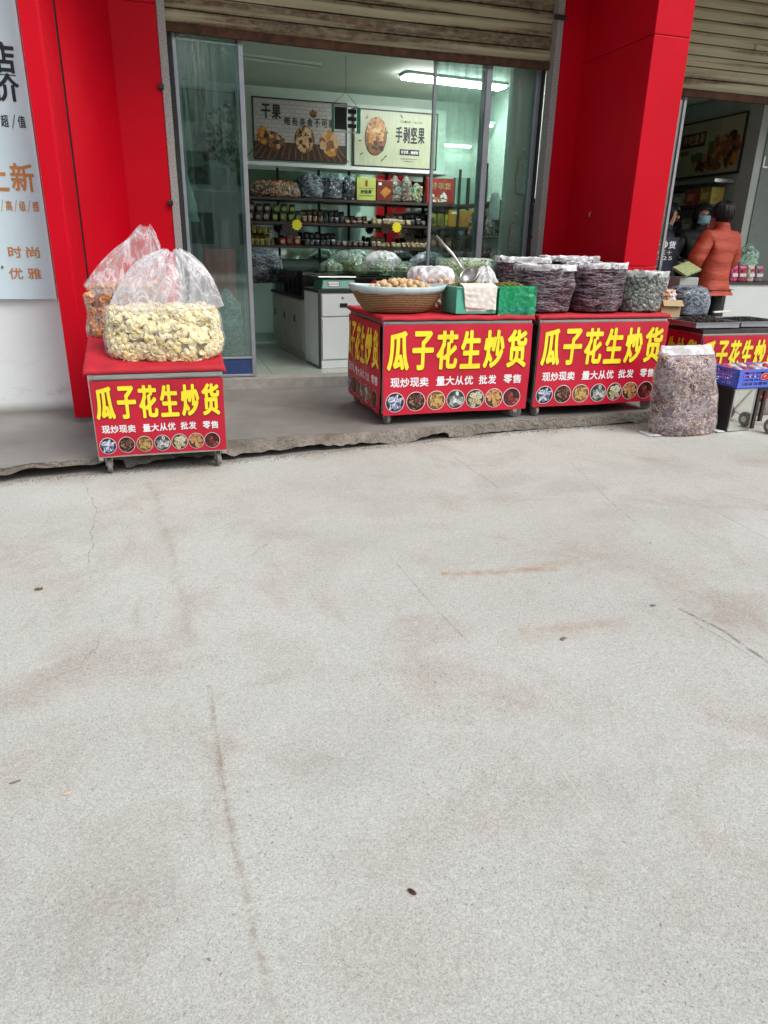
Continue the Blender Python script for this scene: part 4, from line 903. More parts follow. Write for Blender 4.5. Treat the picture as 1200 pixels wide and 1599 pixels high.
# tin box, crate, trolley at the right edge
t = thing('tin_box', 'tall black box with a polished tin face under the blue crate', 'tin box', (4.735, 4.955, 0), R_(2))
MB().box(0, .006, .002, .262, .30, .385).build('box_body', X['black'], t, bevel=.004)
MB().box(.012, -.002, .006, .262, .0055, .384).build('polished_face', X['chrome'], t, bevel=.002)
mb = MB().box(.012, -.006, .006, .022, -.0022, .384).box(.252, -.006, .006, .262, -.0022, .384).box(.0225, -.006, .006, .2515, -.0022, .014).box(.0225, -.006, .372, .2515, -.0022, .384); mb.build('raised_edge', X['steel'], t)
t = thing('stool', 'low dark wooden stool partly hidden under the blue crate', 'stool', (5.06, 5.0, 0))
MB().box(0, 0, .35, .36, .28, .384).build('seat', X['wood'], t)
for x in (.01, .32):
    for y in (.01, .24): MB().box(x, y, 0, x+.03, y+.03, .349).build('leg', X['wood'], t)
t = thing('plastic_crate', 'blue lattice plastic crate with a red oval badge, full of clear packets', 'crate', (4.765, 4.96, .388), R_(1.5))
W_, D_, h = .62, .34, .165; mb = MB(); e = .008
mb.box(0, 0, 0, W_, D_, .008)
def lat(f, ln):
    f(0, .008, ln, .024); f(0, h-.022, ln, h)
    for z in (.052, .082, .112): f(0, z, ln, z+.010)
    nn = int(ln/.055)
    for i in range(nn+1):
        x = i*(ln-.012)/nn; 
        for za, zb in ((.024, .052), (.062, .082), (.092, .112), (.122, h-.022)): f(x, za, x+.010, zb)
    f(0, .0241, .045, h-.0221); f(ln-.045, .0241, ln, h-.0221)
lat(lambda a, z0, b, z1: mb.box(a, -.004 if b-a > .04 else -.001, z0, b, .006, z1), W_)
lat(lambda a, z0, b, z1: mb.box(a, D_-.006, z0, b, D_, z1), W_)
lat(lambda a, z0, b, z1: mb.box(-.003 if b-a > .04 else -.001, a+.008, z0, .006, b+.008, z1), D_-.016)
lat(lambda a, z0, b, z1: mb.box(W_-.006, a+.008, z0, W_, b+.008, z1), D_-.016)
mb.build('lattice', X['cratebl'], t)
p = Print((0, -.006, 0), (1,0,0), (0,0,1)); p.ell(.285, .10, .05, .032, .15, 0, 1, 20); p.ell(.285, .10, .043, .026, .15, 1, 2, 20); p.ell(.28, .104, .02, .008, .5, 0, 3, 10); p.build('badge', [M_('badge_pink', (.75,.35,.28), .4), M_('badge_red', (.55,.03,.02), .4)], t)
pk = M_('packet_film', (.55,.50,.56), .2, .35, 10, bmp=.8, bscale=14); pk2 = M_('packet_red', (.50,.06,.07), .3, .4, 12, bmp=.6, bscale=14)
for k in range(14):
    lo = Loft([(0,0,-.026,.02,.012),(0,0,-.018,.055,.035),(0,0,0,.066,.042),(0,0,.018,.055,.035),(0,0,.026,.02,.012)], e=3, amp=.016, seed=k*3, freq=22)
    o = lo.mesh(20, 8, cap0=True, cap1=True).build('snack_packet', pk2 if k % 3 == 1 else pk, smooth=True)
    i, j = k % 7, k//7
    o.location = (4.765+.06+i*.083, 5.04+j*.15, .388+.13+.03*rng.random()); o.rotation_euler = (rng.uniform(-.5,.5), rng.uniform(-.5,.5), rng.uniform(0,3))
    tag(o, ('crumpled red snack packet lying in the blue crate' if k % 3 == 1 else 'crumpled clear snack packet lying in the blue crate'), 'packet', 'red packets in the blue crate' if k % 3 == 1 else 'clear packets in the blue crate')
t = thing('hand_trolley', 'folded hand trolley with grey rubber wheels at the right edge', 'trolley', (5.14, 4.80, 0))
for dx, dy in ((-.05, .02), (.05, -.28)):
    wh = MB().lathe([(.03, -.02), (.062, -.019), (.068, -.012), (.068, .012), (.062, .019), (.03, .02)], 24, (dx, dy, .068), axis='x').build('wheel', X['rubber'], t)
    MB().lathe([(.028, -.022), (.028, .022)], 16, (dx, dy, .068), axis='x').lathe([(.008, -.03), (.008, .06)], 10, (dx, dy, .068), axis='x').build('hub', X['steel'], wh)
MB().tube([(.02, .02, .068), (.03, .03, .3), (.08, .05, .7)], .009).tube([(.11, -.28, .068), (.09, -.1, .3), (.09, .05, .7)], .009).tube([(.02, .02, .068), (.11, -.28, .068)], .008).build('frame_tube', X['steel'], t, smooth=True)
MB().box(.0, -.36, .03, .12, -.30, .05).box(-.02, -.33, .051, .05, -.31, .12).build('foot_plate', X['white'], t, bevel=.004)

# things on the fourth cart
SZ = .83+.003
def tray(lab, x0, y0, W_, D_, n, mats, z=SZ, heap=.05):
    t = thing('metal_tray', lab, 'tray', (x0, y0, z)); e = .004; h = .045
    mb = MB().box(0, 0, 0, W_, D_, e).box(0, 0, e, W_, e, h).box(0, D_-e, e, W_, D_, h).box(0, e, e, e, D_-e, h).box(W_-e, e, e, W_, D_-e, h)
    mb.box(-.014, -.014, h, W_+.014, .003, h+.004).box(-.014, D_-.003, h, W_+.014, D_+.014, h+.004).box(-.014, .0031, h, .003, D_-.0031, h+.004).box(W_-.003, .0031, h, W_+.014, D_-.0031, h+.004)
    mb.build('tray_body', X['alu'], t)
    mb = MB(); mb.grid(24, 20, lambda a, b: (.006+(W_-.012)*a, .006+(D_-.012)*b, .02+heap*1.35*math.sin(PI*a)**.8*math.sin(PI*b)**.8))
    P = []
    for _ in range(n):
        a, b = rng.uniform(.02, .98), rng.uniform(.02, .98); P.append((W_*a, D_*b, .024+heap*1.35*math.sin(PI*a)**.8*math.sin(PI*b)**.8))
    scatter(mb, P, [(0,0,1)]*n, *ellipsoid(.011, .006, .004, 1), .8, 1.2, tilt=1)
    tag(mb.build('seeds', mats, t), kind='stuff'); return t
tray('metal tray heaped with black melon seeds beside the third cart', 4.80, 5.64, .50, .46, 1500, [X['seed']])
tray('grey metal tray at the right edge holding black and white seeds', 5.38, 5.70, .55, .5, 900, [X['seed']], heap=.03)
MB().box(0, 0, 0, .30, .022, .018).build('wooden_slat', X['napkin'], bevel=.003); o = bpy.data.objects['wooden_slat']; o.location = at(1116, 489, 6.2); o.rotation_euler = (0, 0, R_(18)); tag(o, 'thin pale slat lying across the back of the seed trays', 'slat')
st_ = thing('side_stand', 'dark wooden stand behind the seed trays holding bags and a box', 'stand', (4.45, 6.45, PZ)); MB().box(0, 0, .72, 1.25, .45, .75).build('stand_top', X['wood'], st_)
for x in (.02, 1.19):
    for y in (.02, .39): MB().box(x, y, 0, x+.04, y+.04, .7195).build('leg', X['wood'], st_)
BZ2 = PZ+.752
c0 = at(1040, 488, 6.47); c1 = at(1068, 470, 6.47)
t = thing('cardboard_box', 'small plain cardboard box beside the grey green fruit bag', 'box', (c0.x-.06, 6.47, BZ2)); hh = zat(1055, 469, 6.47)-BZ2
mb = MB().box(0, 0, 0, .24, .004, hh).box(0, .176, 0, .24, .18, hh).box(0, .0041, 0, .004, .1759, hh).box(.236, .0041, 0, .24, .1759, hh).box(.0041, .0041, 0, .2359, .1759, .05); mb.build('box_body', X['card'], t)
MB().add([(0, 0, hh+.001), (.24, 0, hh+.001), (.25, -.035, hh-.06), (.0, -.03, hh-.055)], [(0, 1, 2, 3)]).build('flap', X['card'], t, solid=.004)
t = thing('snack_bag', 'small clear bag of orange and white sweets poking out of the cardboard box', 'snack bag')
lo = Loft([(c0.x+.06,6.56,BZ2+.06,.06,.05),(c0.x+.06,6.56,BZ2+.12,.085,.07),(c0.x+.06,6.56,hh+BZ2+.05,.085,.07),(c0.x+.06,6.56,hh+BZ2+.11,.05,.04)], e=2.4, amp=.02, seed=41)
fill(lo, 130, ellipsoid(.018,.014,.012,1), .8, 1.2, 1, [X['napkin'], X['orange_snack'], X['whitefold']], t, .8, ms=(1,2), jit=1)
lo.mesh(40, 16, 0, 1, 1.05, cap1=True).build('plastic_film', X['film'], t, smooth=True)
cx, rx = px_bag(1062, 1117, 480, 6.5, 0); zt = zat(1090, 447, 6.5)
t = thing('plum_bag', 'bulging clear bag of blue black fruit behind the tray of black seeds', 'bag of fruit')
lo = Loft([(cx,6.68,BZ2,rx*.7,.12),(cx,6.68,BZ2+.02,rx*.95,.16),(cx,6.68,BZ2+.14,rx*1.03,.17),(cx,6.68,BZ2+.24,rx,.16),(cx,6.68,zt-.02,rx*.8,.12),(cx,6.68,zt,rx*.45,.07)], e=2.6, amp=.02, seed=51)
fill(lo, 380, ellipsoid(.02,.015,.013,1), .9, 1.2, .3, [X['matteblack'], X['seed'], M_('blue_plum', (.02,.035,.08), .3, .4)], t, .62, ms=(1,2), jit=.3)
lo.mesh(80, 30, 0, 1, 1.03, cap1=True).build('plastic_film', X['darkfilm'], t, smooth=True)

# ================================================================== INSIDE THE NUT SHOP
def tube_light(lab, a, b, z, lit, w_=.10, drop=.06):
    L_ = math.hypot(b[0]-a[0], b[1]-a[1]); rz = math.atan2(b[1]-a[1], b[0]-a[0])
    t = thing('ceiling_light', lab, 'ceiling light', (a[0], a[1], z), rz)
    MB().box(-.02, -w_/2-.02, drop*.5, L_+.02, w_/2+.02, drop).build('housing', X['ceil'], t, bevel=.004)
    MB().box(0, -w_/2, 0, L_, w_/2, drop*.5-.002).build('diffuser', (X['tube'] if w_ > .1 else X['tubesmall']) if lit else X['tubeoff'], t, bevel=.01)
tube_light('bright lit ceiling light over the right half of the nut shop', (2.96,9.1), (4.30,9.22), 3.36, True, .2)
tube_light('unlit pale ceiling light at the left of the shop ceiling', (.85,8.95), (1.92,9.10), 3.36, False, .14)
tube_light('short lit light high on the back wall behind the right glass', (3.99,10.42), (4.42,10.42), 2.84, True, .05)
tube_light('small lit light low under the ceiling by the right wall', (4.30,9.75), (4.44,9.75), 3.02, True, .05)

# printed wall boards
def board(name, lab, x0, z0, x1, z1, y, mat, cat='poster', dep=.03):
    t = thing(name, lab, cat, (x0, y, z0))
    MB().box(0, 0, 0, x1-x0, dep, z1-z0).build('panel', mat, t)
    W_, H_ = x1-x0, z1-z0; mb = MB(); e = .016
    mb.box(-e, -.008, -e, W_+e, dep, 0).box(-e, -.008, H_, W_+e, dep, H_+e).box(-e, -.008, 0, 0, dep, H_).box(W_, -.008, 0, W_+e, dep, H_)
    mb.build('frame', X['black'], t); return t, W_, H_
def brick_mat():
    m, nt, b, N, L = nodes('printed_brick')
    tc = N.new('ShaderNodeTexCoord'); mp = N.new('ShaderNodeMapping'); mp.inputs['Rotation'].default_value = (R_(90), 0, 0); L.new(tc.outputs['Object'], mp.inputs[0])
    br = N.new('ShaderNodeTexBrick'); br.inputs['Scale'].default_value = 5.5; br.inputs['Color1'].default_value = (.40,.38,.36,1); br.inputs['Color2'].default_value = (.34,.33,.31,1); br.inputs['Mortar'].default_value = (.25,.235,.22,1); br.inputs['Mortar Size'].default_value = .02
    L.new(mp.outputs[0], br.inputs[0]); L.new(br.outputs[0], b.inputs['Base Color']); b.inputs['Roughness'].default_value = .35; return m
PM = [X['printdk'], X['printor'], X['printbr'], X['printtan'], X['printgreen'], X['ink'], X['white']]
MB().box(1.14, 10.30, 2.50, 3.98, 10.555, 3.26).build('wall_cupboard', X['shopwall']); tag(bpy.data.objects['wall_cupboard'], 'pale wall cupboard that carries the two framed nut posters', 'cupboard')
MB().box(1.13, 10.18, 2.455, 4.0, 10.555, 2.498).build('pelmet', X['cabinet']); tag(bpy.data.objects['pelmet'], 'white pelmet rail below the two framed nut posters', 'rail')
def heap(p, cu, cv, a, b, n, cs, sz, seed, d0=2):
    r = np.random.default_rng(seed)
    for i in range(n):
        t = r.uniform(0, 2*PI); q = math.sqrt(r.uniform(0, .85)); s = r.uniform(.8, 1.3)*sz
        p.ell(cu+a*q*math.cos(t), cv+b*q*math.sin(t), s, s*.75, r.uniform(0, 3), int(r.choice(cs)), d0+.03*i, 9)
t, W_, H_ = board('nut_poster', 'framed poster of dried fruit bowls before a white brick wall', 1.315, 2.545, 2.535, 3.235, 10.262, brick_mat())
p = Print((0, -.001, 0), (1,0,0), (0,0,1)); p.rect(0.003, .003, W_-.003, .20, 0, .4)
for k in range(16): p.poly([(W_*(.5+(k-8)*.075), .004), (W_*(.5+(k-8)*.075)+.02, .004), (W_*(.5+(k-8)*.055)+.01, .198), (W_*(.5+(k-8)*.055), .198)], 2, .6)
p.ell(.20, .22, .17, .10, 0, 0, .9, 20); heap(p, .12, .27, .07, .10, 26, [1,1,2,0], .04, 1); heap(p, .28, .20, .10, .09, 40, [2,0,2,3], .028, 2)
p.ell(.66, .24, .135, .165, 0, 0, .9, 24); p.ell(.66, .24, .125, .155, 0, 2, 1.0, 24); heap(p, .66, .24, .12, .15, 80, [3,3,2,0,1], .03, 3)
heap(p, .99, .22, .11, .14, 46, [3,2,3,1], .045, 4)
p.build('picture', PM, t)
p = Print((0, -.001, 0), (1,0,0), (0,0,1)); p.text('干果', .10, .46, .135, .17, .03, .12, 5, 2); p.text('唯有美食不可辜负', .40, .40, .098, .10, .014, .2, 5, 2); heap(p, .80, .555, .05, .03, 12, [2,0], .025, 8, 1.5); p.build('lettering', PM, t)
t, W_, H_ = board('nut_poster', 'framed cream poster of an oval nut bowl with black lettering', 2.655, 2.525, 3.83, 3.195, 10.262, X['printcream'])
p = Print((0, -.001, 0), (1,0,0), (0,0,1)); p.ell(.30, .36, .155, .235, -.1, 0, .5, 28); p.ell(.30, .355, .145, .22, -.1, 2, .8, 28); heap(p, .30, .42, .125, .17, 80, [3,1,1,3,2], .034, 5); heap(p, .30, .22, .10, .07, 30, [2,0,2], .03, 6, 5)
for (u, v, r_) in ((.10,.14,.6),(.08,.30,.3),(.46,.42,-.8),(.17,.58,.9),(.40,.08,.7),(.44,.12,.7),(.66,.62,-.9)): p.ell(u, v, .028, .009, r_, 4, 1, 9)
p.build('picture', PM, t)
p = Print((0, -.001, 0), (1,0,0), (0,0,1)); p.text('手剥坚果', .58, .30, .108, .20, .022, .08, 5, 1); p.text('CRISP NUTS', .64, .545, .033, .028, .006, .15, 4, 1); p.rect(.645, .155, .93, .225, 5, 1); p.text('好坚果·慢慢剥', .665, .17, .036, .038, .01, .1, 6, 2.5); p.rect(.66, .105, .90, .109, 5, 1); p.rect(.70, .075, .86, .079, 5, 1); p.build('lettering', PM, t)
t, W_, H_ = board('nut_poster', 'dim poster with a round brown bunch above green leaves, behind the left glass leaf', .28, 2.12, 1.10, 3.30, 10.50, M_('printed_mist', (.22,.27,.22), .4, .2, 3))
p = Print((0, -.001, 0), (1,0,0), (0,0,1)); heap(p, .46, .62, .16, .20, 60, [2,2,0,2], .06, 9, 1); p.rect(.45, .8, .465, .95, 0, 1); heap(p, .40, .17, .36, .12, 60, [4,4,0], .06, 10, 1); heap(p, .12, .75, .05, .12, 8, [4,0], .04, 12, 1); heap(p, .74, .55, .05, .2, 14, [4,0], .04, 13, 1)
p.build('picture', PM, t)
# hanging teal frame
t = thing('hanging_frame', 'small teal frame hung by strings in front of the posters', 'frame', (1.97, 8.6, 2.68)); X['teal'] = M_('teal_plastic', (.05,.36,.31), .4, .1)
MB().box(0, 0, 0, .022, .03, .27).box(.29, -.01, 0, .322, .03, .25).build('side_post', X['teal'], t)
MB().box(.022, .004, 0, .29, .02, .014).box(.022, .004, .256, .29, .02, .27).build('cross_bar', X['steel'], t)
MB().box(.03, .011, .03, .165, .014, .25).box(.18, .011, .05, .28, .014, .09).box(.18, .011, .12, .28, .014, .16).box(.18, .011, .19, .28, .014, .235).build('plate', X['black'], t)
p = Print((.30, -.012, .02), (1,0,0), (0,0,1)); p.text('称', .001, .15, .014, .02, .01); p.text('心', .001, .1, .014, .02, .01); p.text('如', .001, .05, .014, .02, .01); 
MB().tube([(.011, .015, .27), (.158, .015, .40), (.306, .015, .25)], .003, 5).tube([(.158, .015, .40), (.158, .015, .738)], .002, 5).build('string', X['black'], t)

# shelving with mirror back
t = thing('shelving', 'dark three tier shelving with a mirrored back along the rear wall', 'shelving', (0,0,0))
SHZ = (2.075, 1.775, 1.48)
for z in SHZ: MB().box(1.10, 10.06, z-.035, 4.45, 10.46, z-.002).build('shelf', X['wood'], t)
mb = MB()
for x in (1.11, 1.62, 2.19, 2.62, 3.17, 3.74, 4.43): mb.box(x, 10.43, FZ, x+.022, 10.455, 2.453)
mb.build('upright', X['darkalu'], t)
MB().box(1.10, 10.47, 1.3, 4.46, 10.475, 2.453).build('mirror', X['mirror'], t)
# goods on the shelves
def pouch(col, col2, w_, h_, d_):
    lo = Loft([(0,0,.0,w_*.48,d_*.42),(0,0,h_*.12,w_*.5,d_*.5),(0,0,h_*.6,w_*.5,d_*.42),(0,0,h_*.9,w_*.48,d_*.16),(0,0,h_,w_*.47,d_*.05)], e=4, amp=.006, seed=int(w_*1000), freq=16)
    mb = MB(); lo.mesh(20, 7, cap0=True, cap1=True, mb=mb)
    return mb, col, col2
PK = [('black', (.03,.022,.02), (.30,.24,.18)), ('green', (.045,.07,.018), (.30,.33,.05)), ('red', (.22,.02,.02), (.5,.36,.16)), ('brown', (.10,.05,.03), (.36,.22,.13)), ('tan', (.30,.22,.11), (.55,.47,.28)), ('yellow', (.36,.28,.03), (.12,.14,.03)), ('dark', (.018,.018,.02), (.12,.12,.13))]
PROT = {}
def packet(kind, x, y, z, w_=.105, h_=.115, rz=0, row=''):
    nm, c, c2 = kind; key = (nm, w_, h_)
    if key not in PROT:
        m1 = M_('packet_'+nm, c, .3, .5, 26, bmp=.4, bscale=40, rnd=.6); m2 = M_('packet_label_'+nm, c2, .35, .35, 60, rnd=.6)
        mb = pouch(m1, m2, w_, h_, .055)[0]; t = thing('snack_packet', 'x', 'packet'); mb.build('pouch', m1, t, smooth=True)
        p = Print((0, -.0275, h_*.12), (1,0,0), (0,0,1), lambda u, v: -.012*max(0, v/h_-.2)); p.ell(0, h_*.32, w_*.30, h_*.24, 0, 0, 1, 12); p.build('label', m2, t); PROT[key] = t; o = t
    else: o = copy_tree(PROT[key])
    o.scale = (rng.uniform(.86, 1.05), rng.uniform(.8, 1.1), rng.uniform(.82, 1.12)); o.location = (x, y, z); o.rotation_euler = (R_(rng.uniform(-3, 6)), 0, rz+R_(rng.uniform(-9, 9)))
    tag(o, 'small %s snack packet standing in a row on the %s shelf' % (nm, row), 'packet', '%s packets on the %s shelf' % (nm, row)); return o
KD = {k[0]: k for k in PK}
def row(z, spec, rowname, lays=2):
    for k, x0, x1, step, h_, ll in spec:
        for l in range(ll):
            x = x0+.02*l
            while x < x1:
                packet(KD[k], x, 10.13+.012*rng.normal()+.10*(l == 1 and h_ < .12), z+(l*h_*.93), step*.95, h_, 0, rowname); x += step
row(SHZ[1], [('black', 1.2, 1.50, .105, .12, 2), ('green', 1.53, 1.86, .105, .12, 2), ('brown', 1.92, 2.2, .075, .09, 2), ('dark', 2.22, 2.5, .075, .085, 2), ('brown', 2.52, 2.86, .085, .055, 2), ('tan', 2.9, 3.45, .085, .085, 1), ('tan', 3.12, 3.36, .085, .08, 2), ('dark', 3.4, 3.72, .08, .085, 2), ('yellow', 3.78, 4.4, .12, .16, 1)], 'middle')
row(SHZ[2], [('yellow', 1.2, 1.5, .07, .08, 3), ('red', 1.62, 1.9, .1, .12, 1), ('dark', 1.95, 2.35, .075, .09, 2), ('black', 2.4, 2.86, .08, .08, 1), ('tan', 2.9, 3.75, .075, .07, 1), ('tan', 2.9, 3.1, .07, .075, 2), ('tan', 3.42, 3.72, .07, .07, 2), ('brown', 3.8, 4.4, .12, .18, 1)], 'lowest')
# bags and boxes on the top shelf
def stuffbag(name, lab, cat, x, y, z, rx, ry, h, mats, tm, n, filmm, seed, knot=.25, group=None, ms=(1,)):
    t = thing(name, lab, cat, (0,0,0), 0, group)
    lo = Loft([(x,y,z,rx*.7,ry*.7),(x,y,z+h*.04,rx*.92,ry*.92),(x,y,z+h*.4,rx,ry),(x,y,z+h*.75,rx*.85,ry*.85),(x,y,z+h*(1-knot*.5),rx*.45,ry*.45),(x,y,z+h,rx*.12,ry*.12)], e=2.3, amp=.03, fold=.02, seed=seed, freq=9, tfold=.5)
    fill(lo, n, tm, .8, 1.2, .7, mats, t, .62, ms=ms, jit=1, ntop=n//5)
    lo.mesh(56, 22, 0, 1, 1.03, cap1=True).build('plastic_film', X[filmm], t, smooth=True); return t
SM = ellipsoid(.022, .014, .010, 1)
t = thing('snack_bag', 'long clear bag of golden brown snacks lying at the left of the top shelf', 'snack bag')
lo = Loft([(1.58,10.24,2.08,.30,.10),(1.58,10.24,2.095,.34,.13),(1.58,10.24,2.16,.355,.14),(1.58,10.24,2.22,.33,.12),(1.58,10.24,2.26,.25,.07)], e=2.4, amp=.03, seed=61)
fill(lo, 420, SM, .8, 1.2, .8, [X['printdk'], X['printor'], X['printtan'], X['printbr']], t, .95, ms=(1,2,3), jit=1); lo.mesh(60, 14, 0, 1, 1.04, cap1=True).build('plastic_film', X['film'], t, smooth=True)
stuffbag('seaweed_bag', 'black pointed bag on the top shelf left of the silvery bags', 'bag', 2.05, 10.22, 2.076, .17, .13, .33, [X['matteblack'], X['printgreen'], X['seed']], SM, 160, 'darkfilm', 62, ms=(1,2))
stuffbag('foil_bag', 'shiny dark foil like bag on the top shelf beside the black pointed bag', 'bag', 2.34, 10.2, 2.076, .14, .12, .31, [X['matteblack'], X['steel'], X['seed']], SM, 150, 'darkfilm', 63, ms=(1,2,2))
stuffbag('foil_bag', 'slim shiny foil like bag on the top shelf left of the yellow green box', 'bag', 2.54, 10.17, 2.076, .10, .10, .30, [X['matteblack'], X['steel'], X['seed']], SM, 110, 'darkfilm', 64, ms=(1,2,2))
def giftbox(lab, x0, z0, w_, h_, y, c, prints):
    t = thing('gift_box', lab, 'box', (x0, y, z0)); MB().box(0, 0, 0, w_, .10, h_).build('carton', M_('carton', c, .35, .08), t, bevel=.003)
    p = Print((0, -.001, 0), (1,0,0), (0,0,1)); prints(p, w_, h_); p.build('print', PM, t)
def gp1(p, w_, h_):
    p.rect(w_*.44, h_*.62, w_*.56, h_*.88, 2, 1); p.text('好坚果', w_*.2, h_*.30, w_*.2, h_*.16, .03, .1, 5, 1); p.rect(w_*.1, h_*.52, w_*.9, h_*.535, 4, 1); p.rect(w_*.1, h_*.2, w_*.9, h_*.22, 4, 1)
def gp2(p, w_, h_): p.poly([(w_*.2, h_*.4), (w_*.55, h_*.7), (w_*.9, h_*.5), (w_*.5, h_*.15)], 1, 1); p.rect(w_*.1, h_*.75, w_*.3, h_*.88, 6, 1)
def gp3(p, w_, h_):
    p.text('好年货', w_*.12, h_*.55, w_*.26, h_*.28, .03, .1, 3, 1)
    heap(p, w_*.5, h_*.22, w_*.4, h_*.16, 16, [6,3,1], .025, 21, 1)
giftbox('yellow green gift box on the top shelf between foil bags and a maroon carton', 2.645, 2.077, .265, .28, 10.07, (.50,.55,.14), gp1)
giftbox('maroon carton with an orange print beside the yellow green box', 2.925, 2.077, .23, .26, 10.07, (.16,.03,.02), gp2)
giftbox('red gift box with gold lettering at the right end of the top shelf', 3.66, 2.077, .40, .32, 10.07, (.42,.03,.03), gp3)
giftbox('orange yellow carton at the right end of the middle shelf', 4.0, 1.777, .40, .22, 10.07, (.50,.24,.03), gp2)
for k, x in enumerate((3.20, 3.36)):
    stuffbag('bean_bag', ('red bean bag with a knotted top, ', 'second red bean bag, ')[k]+('beside the maroon carton', 'nearer to the red gift box')[k], 'bag of beans', x, 10.13, 2.076, .085, .07, .33, [X['date'], X['printbr'], X['date2']], SM, 120, 'tealfilm', 70+k, group=None, ms=(1,2))
stuffbag('greens_bag', 'clear knotted bag of pale green snacks left of the red gift box', 'bag', 3.52, 10.14, 2.076, .085, .07, .25, [X['graisin'], X['printgreen'], X['printtan']], SM, 90, 'tealfilm', 75, ms=(1,2))
star = lambda r1, r2, n: [((r1 if k % 2 else r2)*math.cos(PI*k/n), (r1 if k % 2 else r2)*math.sin(PI*k/n)) for k in range(2*n)]
for px, py, c, lab in ((464, 351, 'yl', 'yellow star price card hanging from the middle shelf on the left'), (620, 355, 'yl', 'yellow star price card hanging from the middle shelf on the right'), (449, 354, 'dk', 'dark star price card beside the left yellow one'), (603, 357, 'dk', 'dark star price card beside the right yellow one')):
    q = at(px, py, 10.045); MB().add([(x, 0, z) for x, z in star(.075, .058, 11)], [tuple(range(22))]).build('price_card', X['yellow'] if c == 'yl' else X['printdk'], solid=.003); o = [x for x in bpy.data.objects if x.name.startswith('price_card')][-1]; o.location = q; tag(o, lab, 'price card')

# counters and bulk bins
ct = thing('counter', 'white laminate counter with drawers just inside the door', 'counter', (1.612, 7.715, FZ), R_(7)); W_ = 1.5
MB().box(0, 0, .02, W_, .52, .805).build('carcass', X['cabinet'], ct)
MB().box(-.012, -.015, .806, W_+.01, .53, .84).build('worktop', X['darkalu'], ct, bevel=.003)
for k in range(3):
    x0 = .03+k*.49; d = MB().box(x0, -.018, .10, x0+.475, -.001, .545).build('cabinet_door', X['cabinet'], ct, bevel=.003); d2 = MB().box(x0, -.018, .565, x0+.475, -.001, .79).build('drawer', X['cabinet'], ct, bevel=.003)
    MB().box(x0+.20, -.026, .655, x0+.29, -.0185, .70).build('pull', X['black'], d2, bevel=.004); MB().lathe([(.014, -.0), (.012, .006)], 14, (x0+.235, -.0185, .755), axis='y').build('lock', X['steel'], d2)
MB().box(.02, -.006, 0, W_, -.001, .085).build('plinth', X['cabinet'], ct)
MB().box(-.010, -.012, 0, .018, .008, .80).build('edge_strip', X['darkalu'], ct)
cb = thing('bin_counter', 'grey green side counter carrying dark glass bins inside the shop', 'counter', (1.545, 8.255, FZ), R_(6))
MB().box(0, 0, .08, 1.3, 1.38, .70).build('carcass', X['cabgrey'], cb); MB().box(.02, .02, 0, 1.28, 1.36, .08).build('plinth', X['cabgrey'], cb)
for k in range(3): d = MB().box(-.016, .02+k*.455, .11, -.001, .02+k*.455+.44, .68).build('cabinet_door', X['cabgrey'], cb, bevel=.003); MB().box(-.022, .32+k*.455, .42, -.0165, .36+k*.455, .50).build('pull', X['black'], d)
MB().box(-.03, -.01, .701, 1.31, 1.39, .735).build('worktop', X['darkalu'], cb)
mb = MB(); mb.box(.0, .02, .736, 1.28, 1.36, .74)
for k in range(7):
    y0 = .02+k*.19; mb.box(.01, y0+.01, .74, 1.27, y0+.18, .93+.03*rng.random())
mb.build('bin_filling', [X['printdk']], cb)
MB().box(-.012, .005, .736, -.004, 1.375, 1.0).box(-.012, -.004, .736, 1.29, .004, 1.0).build('bin_glass', X['clearglass'], cb); 
mb = MB()
for k in range(8): mb.box(-.014, .01+k*.19, .737, -.0125, .024+k*.19, 1.0)
mb.build('bin_divider', X['black'], cb); MB().box(-.02, -.012, 1.001, 1.3, 1.385, 1.012).build('bin_lid', X['clearglass'], cb)
gc = thing('green_cabinet', 'pale green low cabinet standing at the back left of the shop', 'cabinet', (.24, 10.13, FZ))
MB().box(0, 0, .09, 1.28, .42, .80).build('carcass', X['cabgreen'], gc); MB().box(0, .03, 0, 1.28, .42, .089).build('plinth', X['cabgreen'], gc); MB().box(.02, -.014, .12, .62, -.001, .78).build('cabinet_door', X['cabgreen'], gc, bevel=.003); MB().box(.65, -.014, .12, 1.25, -.001, .78).build('cabinet_door', X['cabgreen'], gc, bevel=.003)
MB().box(-.01, -.02, .801, 1.3, .42, .83).build('worktop', X['cabinet'], gc); MB().box(0, -.015, .831, 1.29, -.007, 1.05).build('bin_glass', X['clearglass'], gc)
mb = MB(); P = [(rng.uniform(.03, 1.25), rng.uniform(.02, .4), .83+rng.uniform(.02, .2)) for _ in range(420)]; scatter(mb, P, [(0,0,1)]*420, *ellipsoid(.035, .03, .02, 1), .7, 1.3, 1, nm=3)
tag(mb.build('bin_filling', [X['printdk'], X['printgreen'], X['tealfill'] if 'tealfill' in X else X['greyfruit']], gc), kind='stuff')
dc = thing('dark_reflection_block', 'tall dark block added behind the left glass leaves in place of a dark street reflection', 'cupboard', (-.12, 9.75, FZ)); MB().box(0, 0, 0, 1.16, .36, 1.88).build('carcass', X['wood'], dc, bevel=.004); MB().box(.02, -.016, .04, .57, -.001, 1.85).build('door', X['wood'], dc, bevel=.003); MB().box(.59, -.016, .04, 1.14, -.001, 1.85).build('door', X['wood'], dc, bevel=.003)  # added dark mass, stands in for the street reflected in the glass
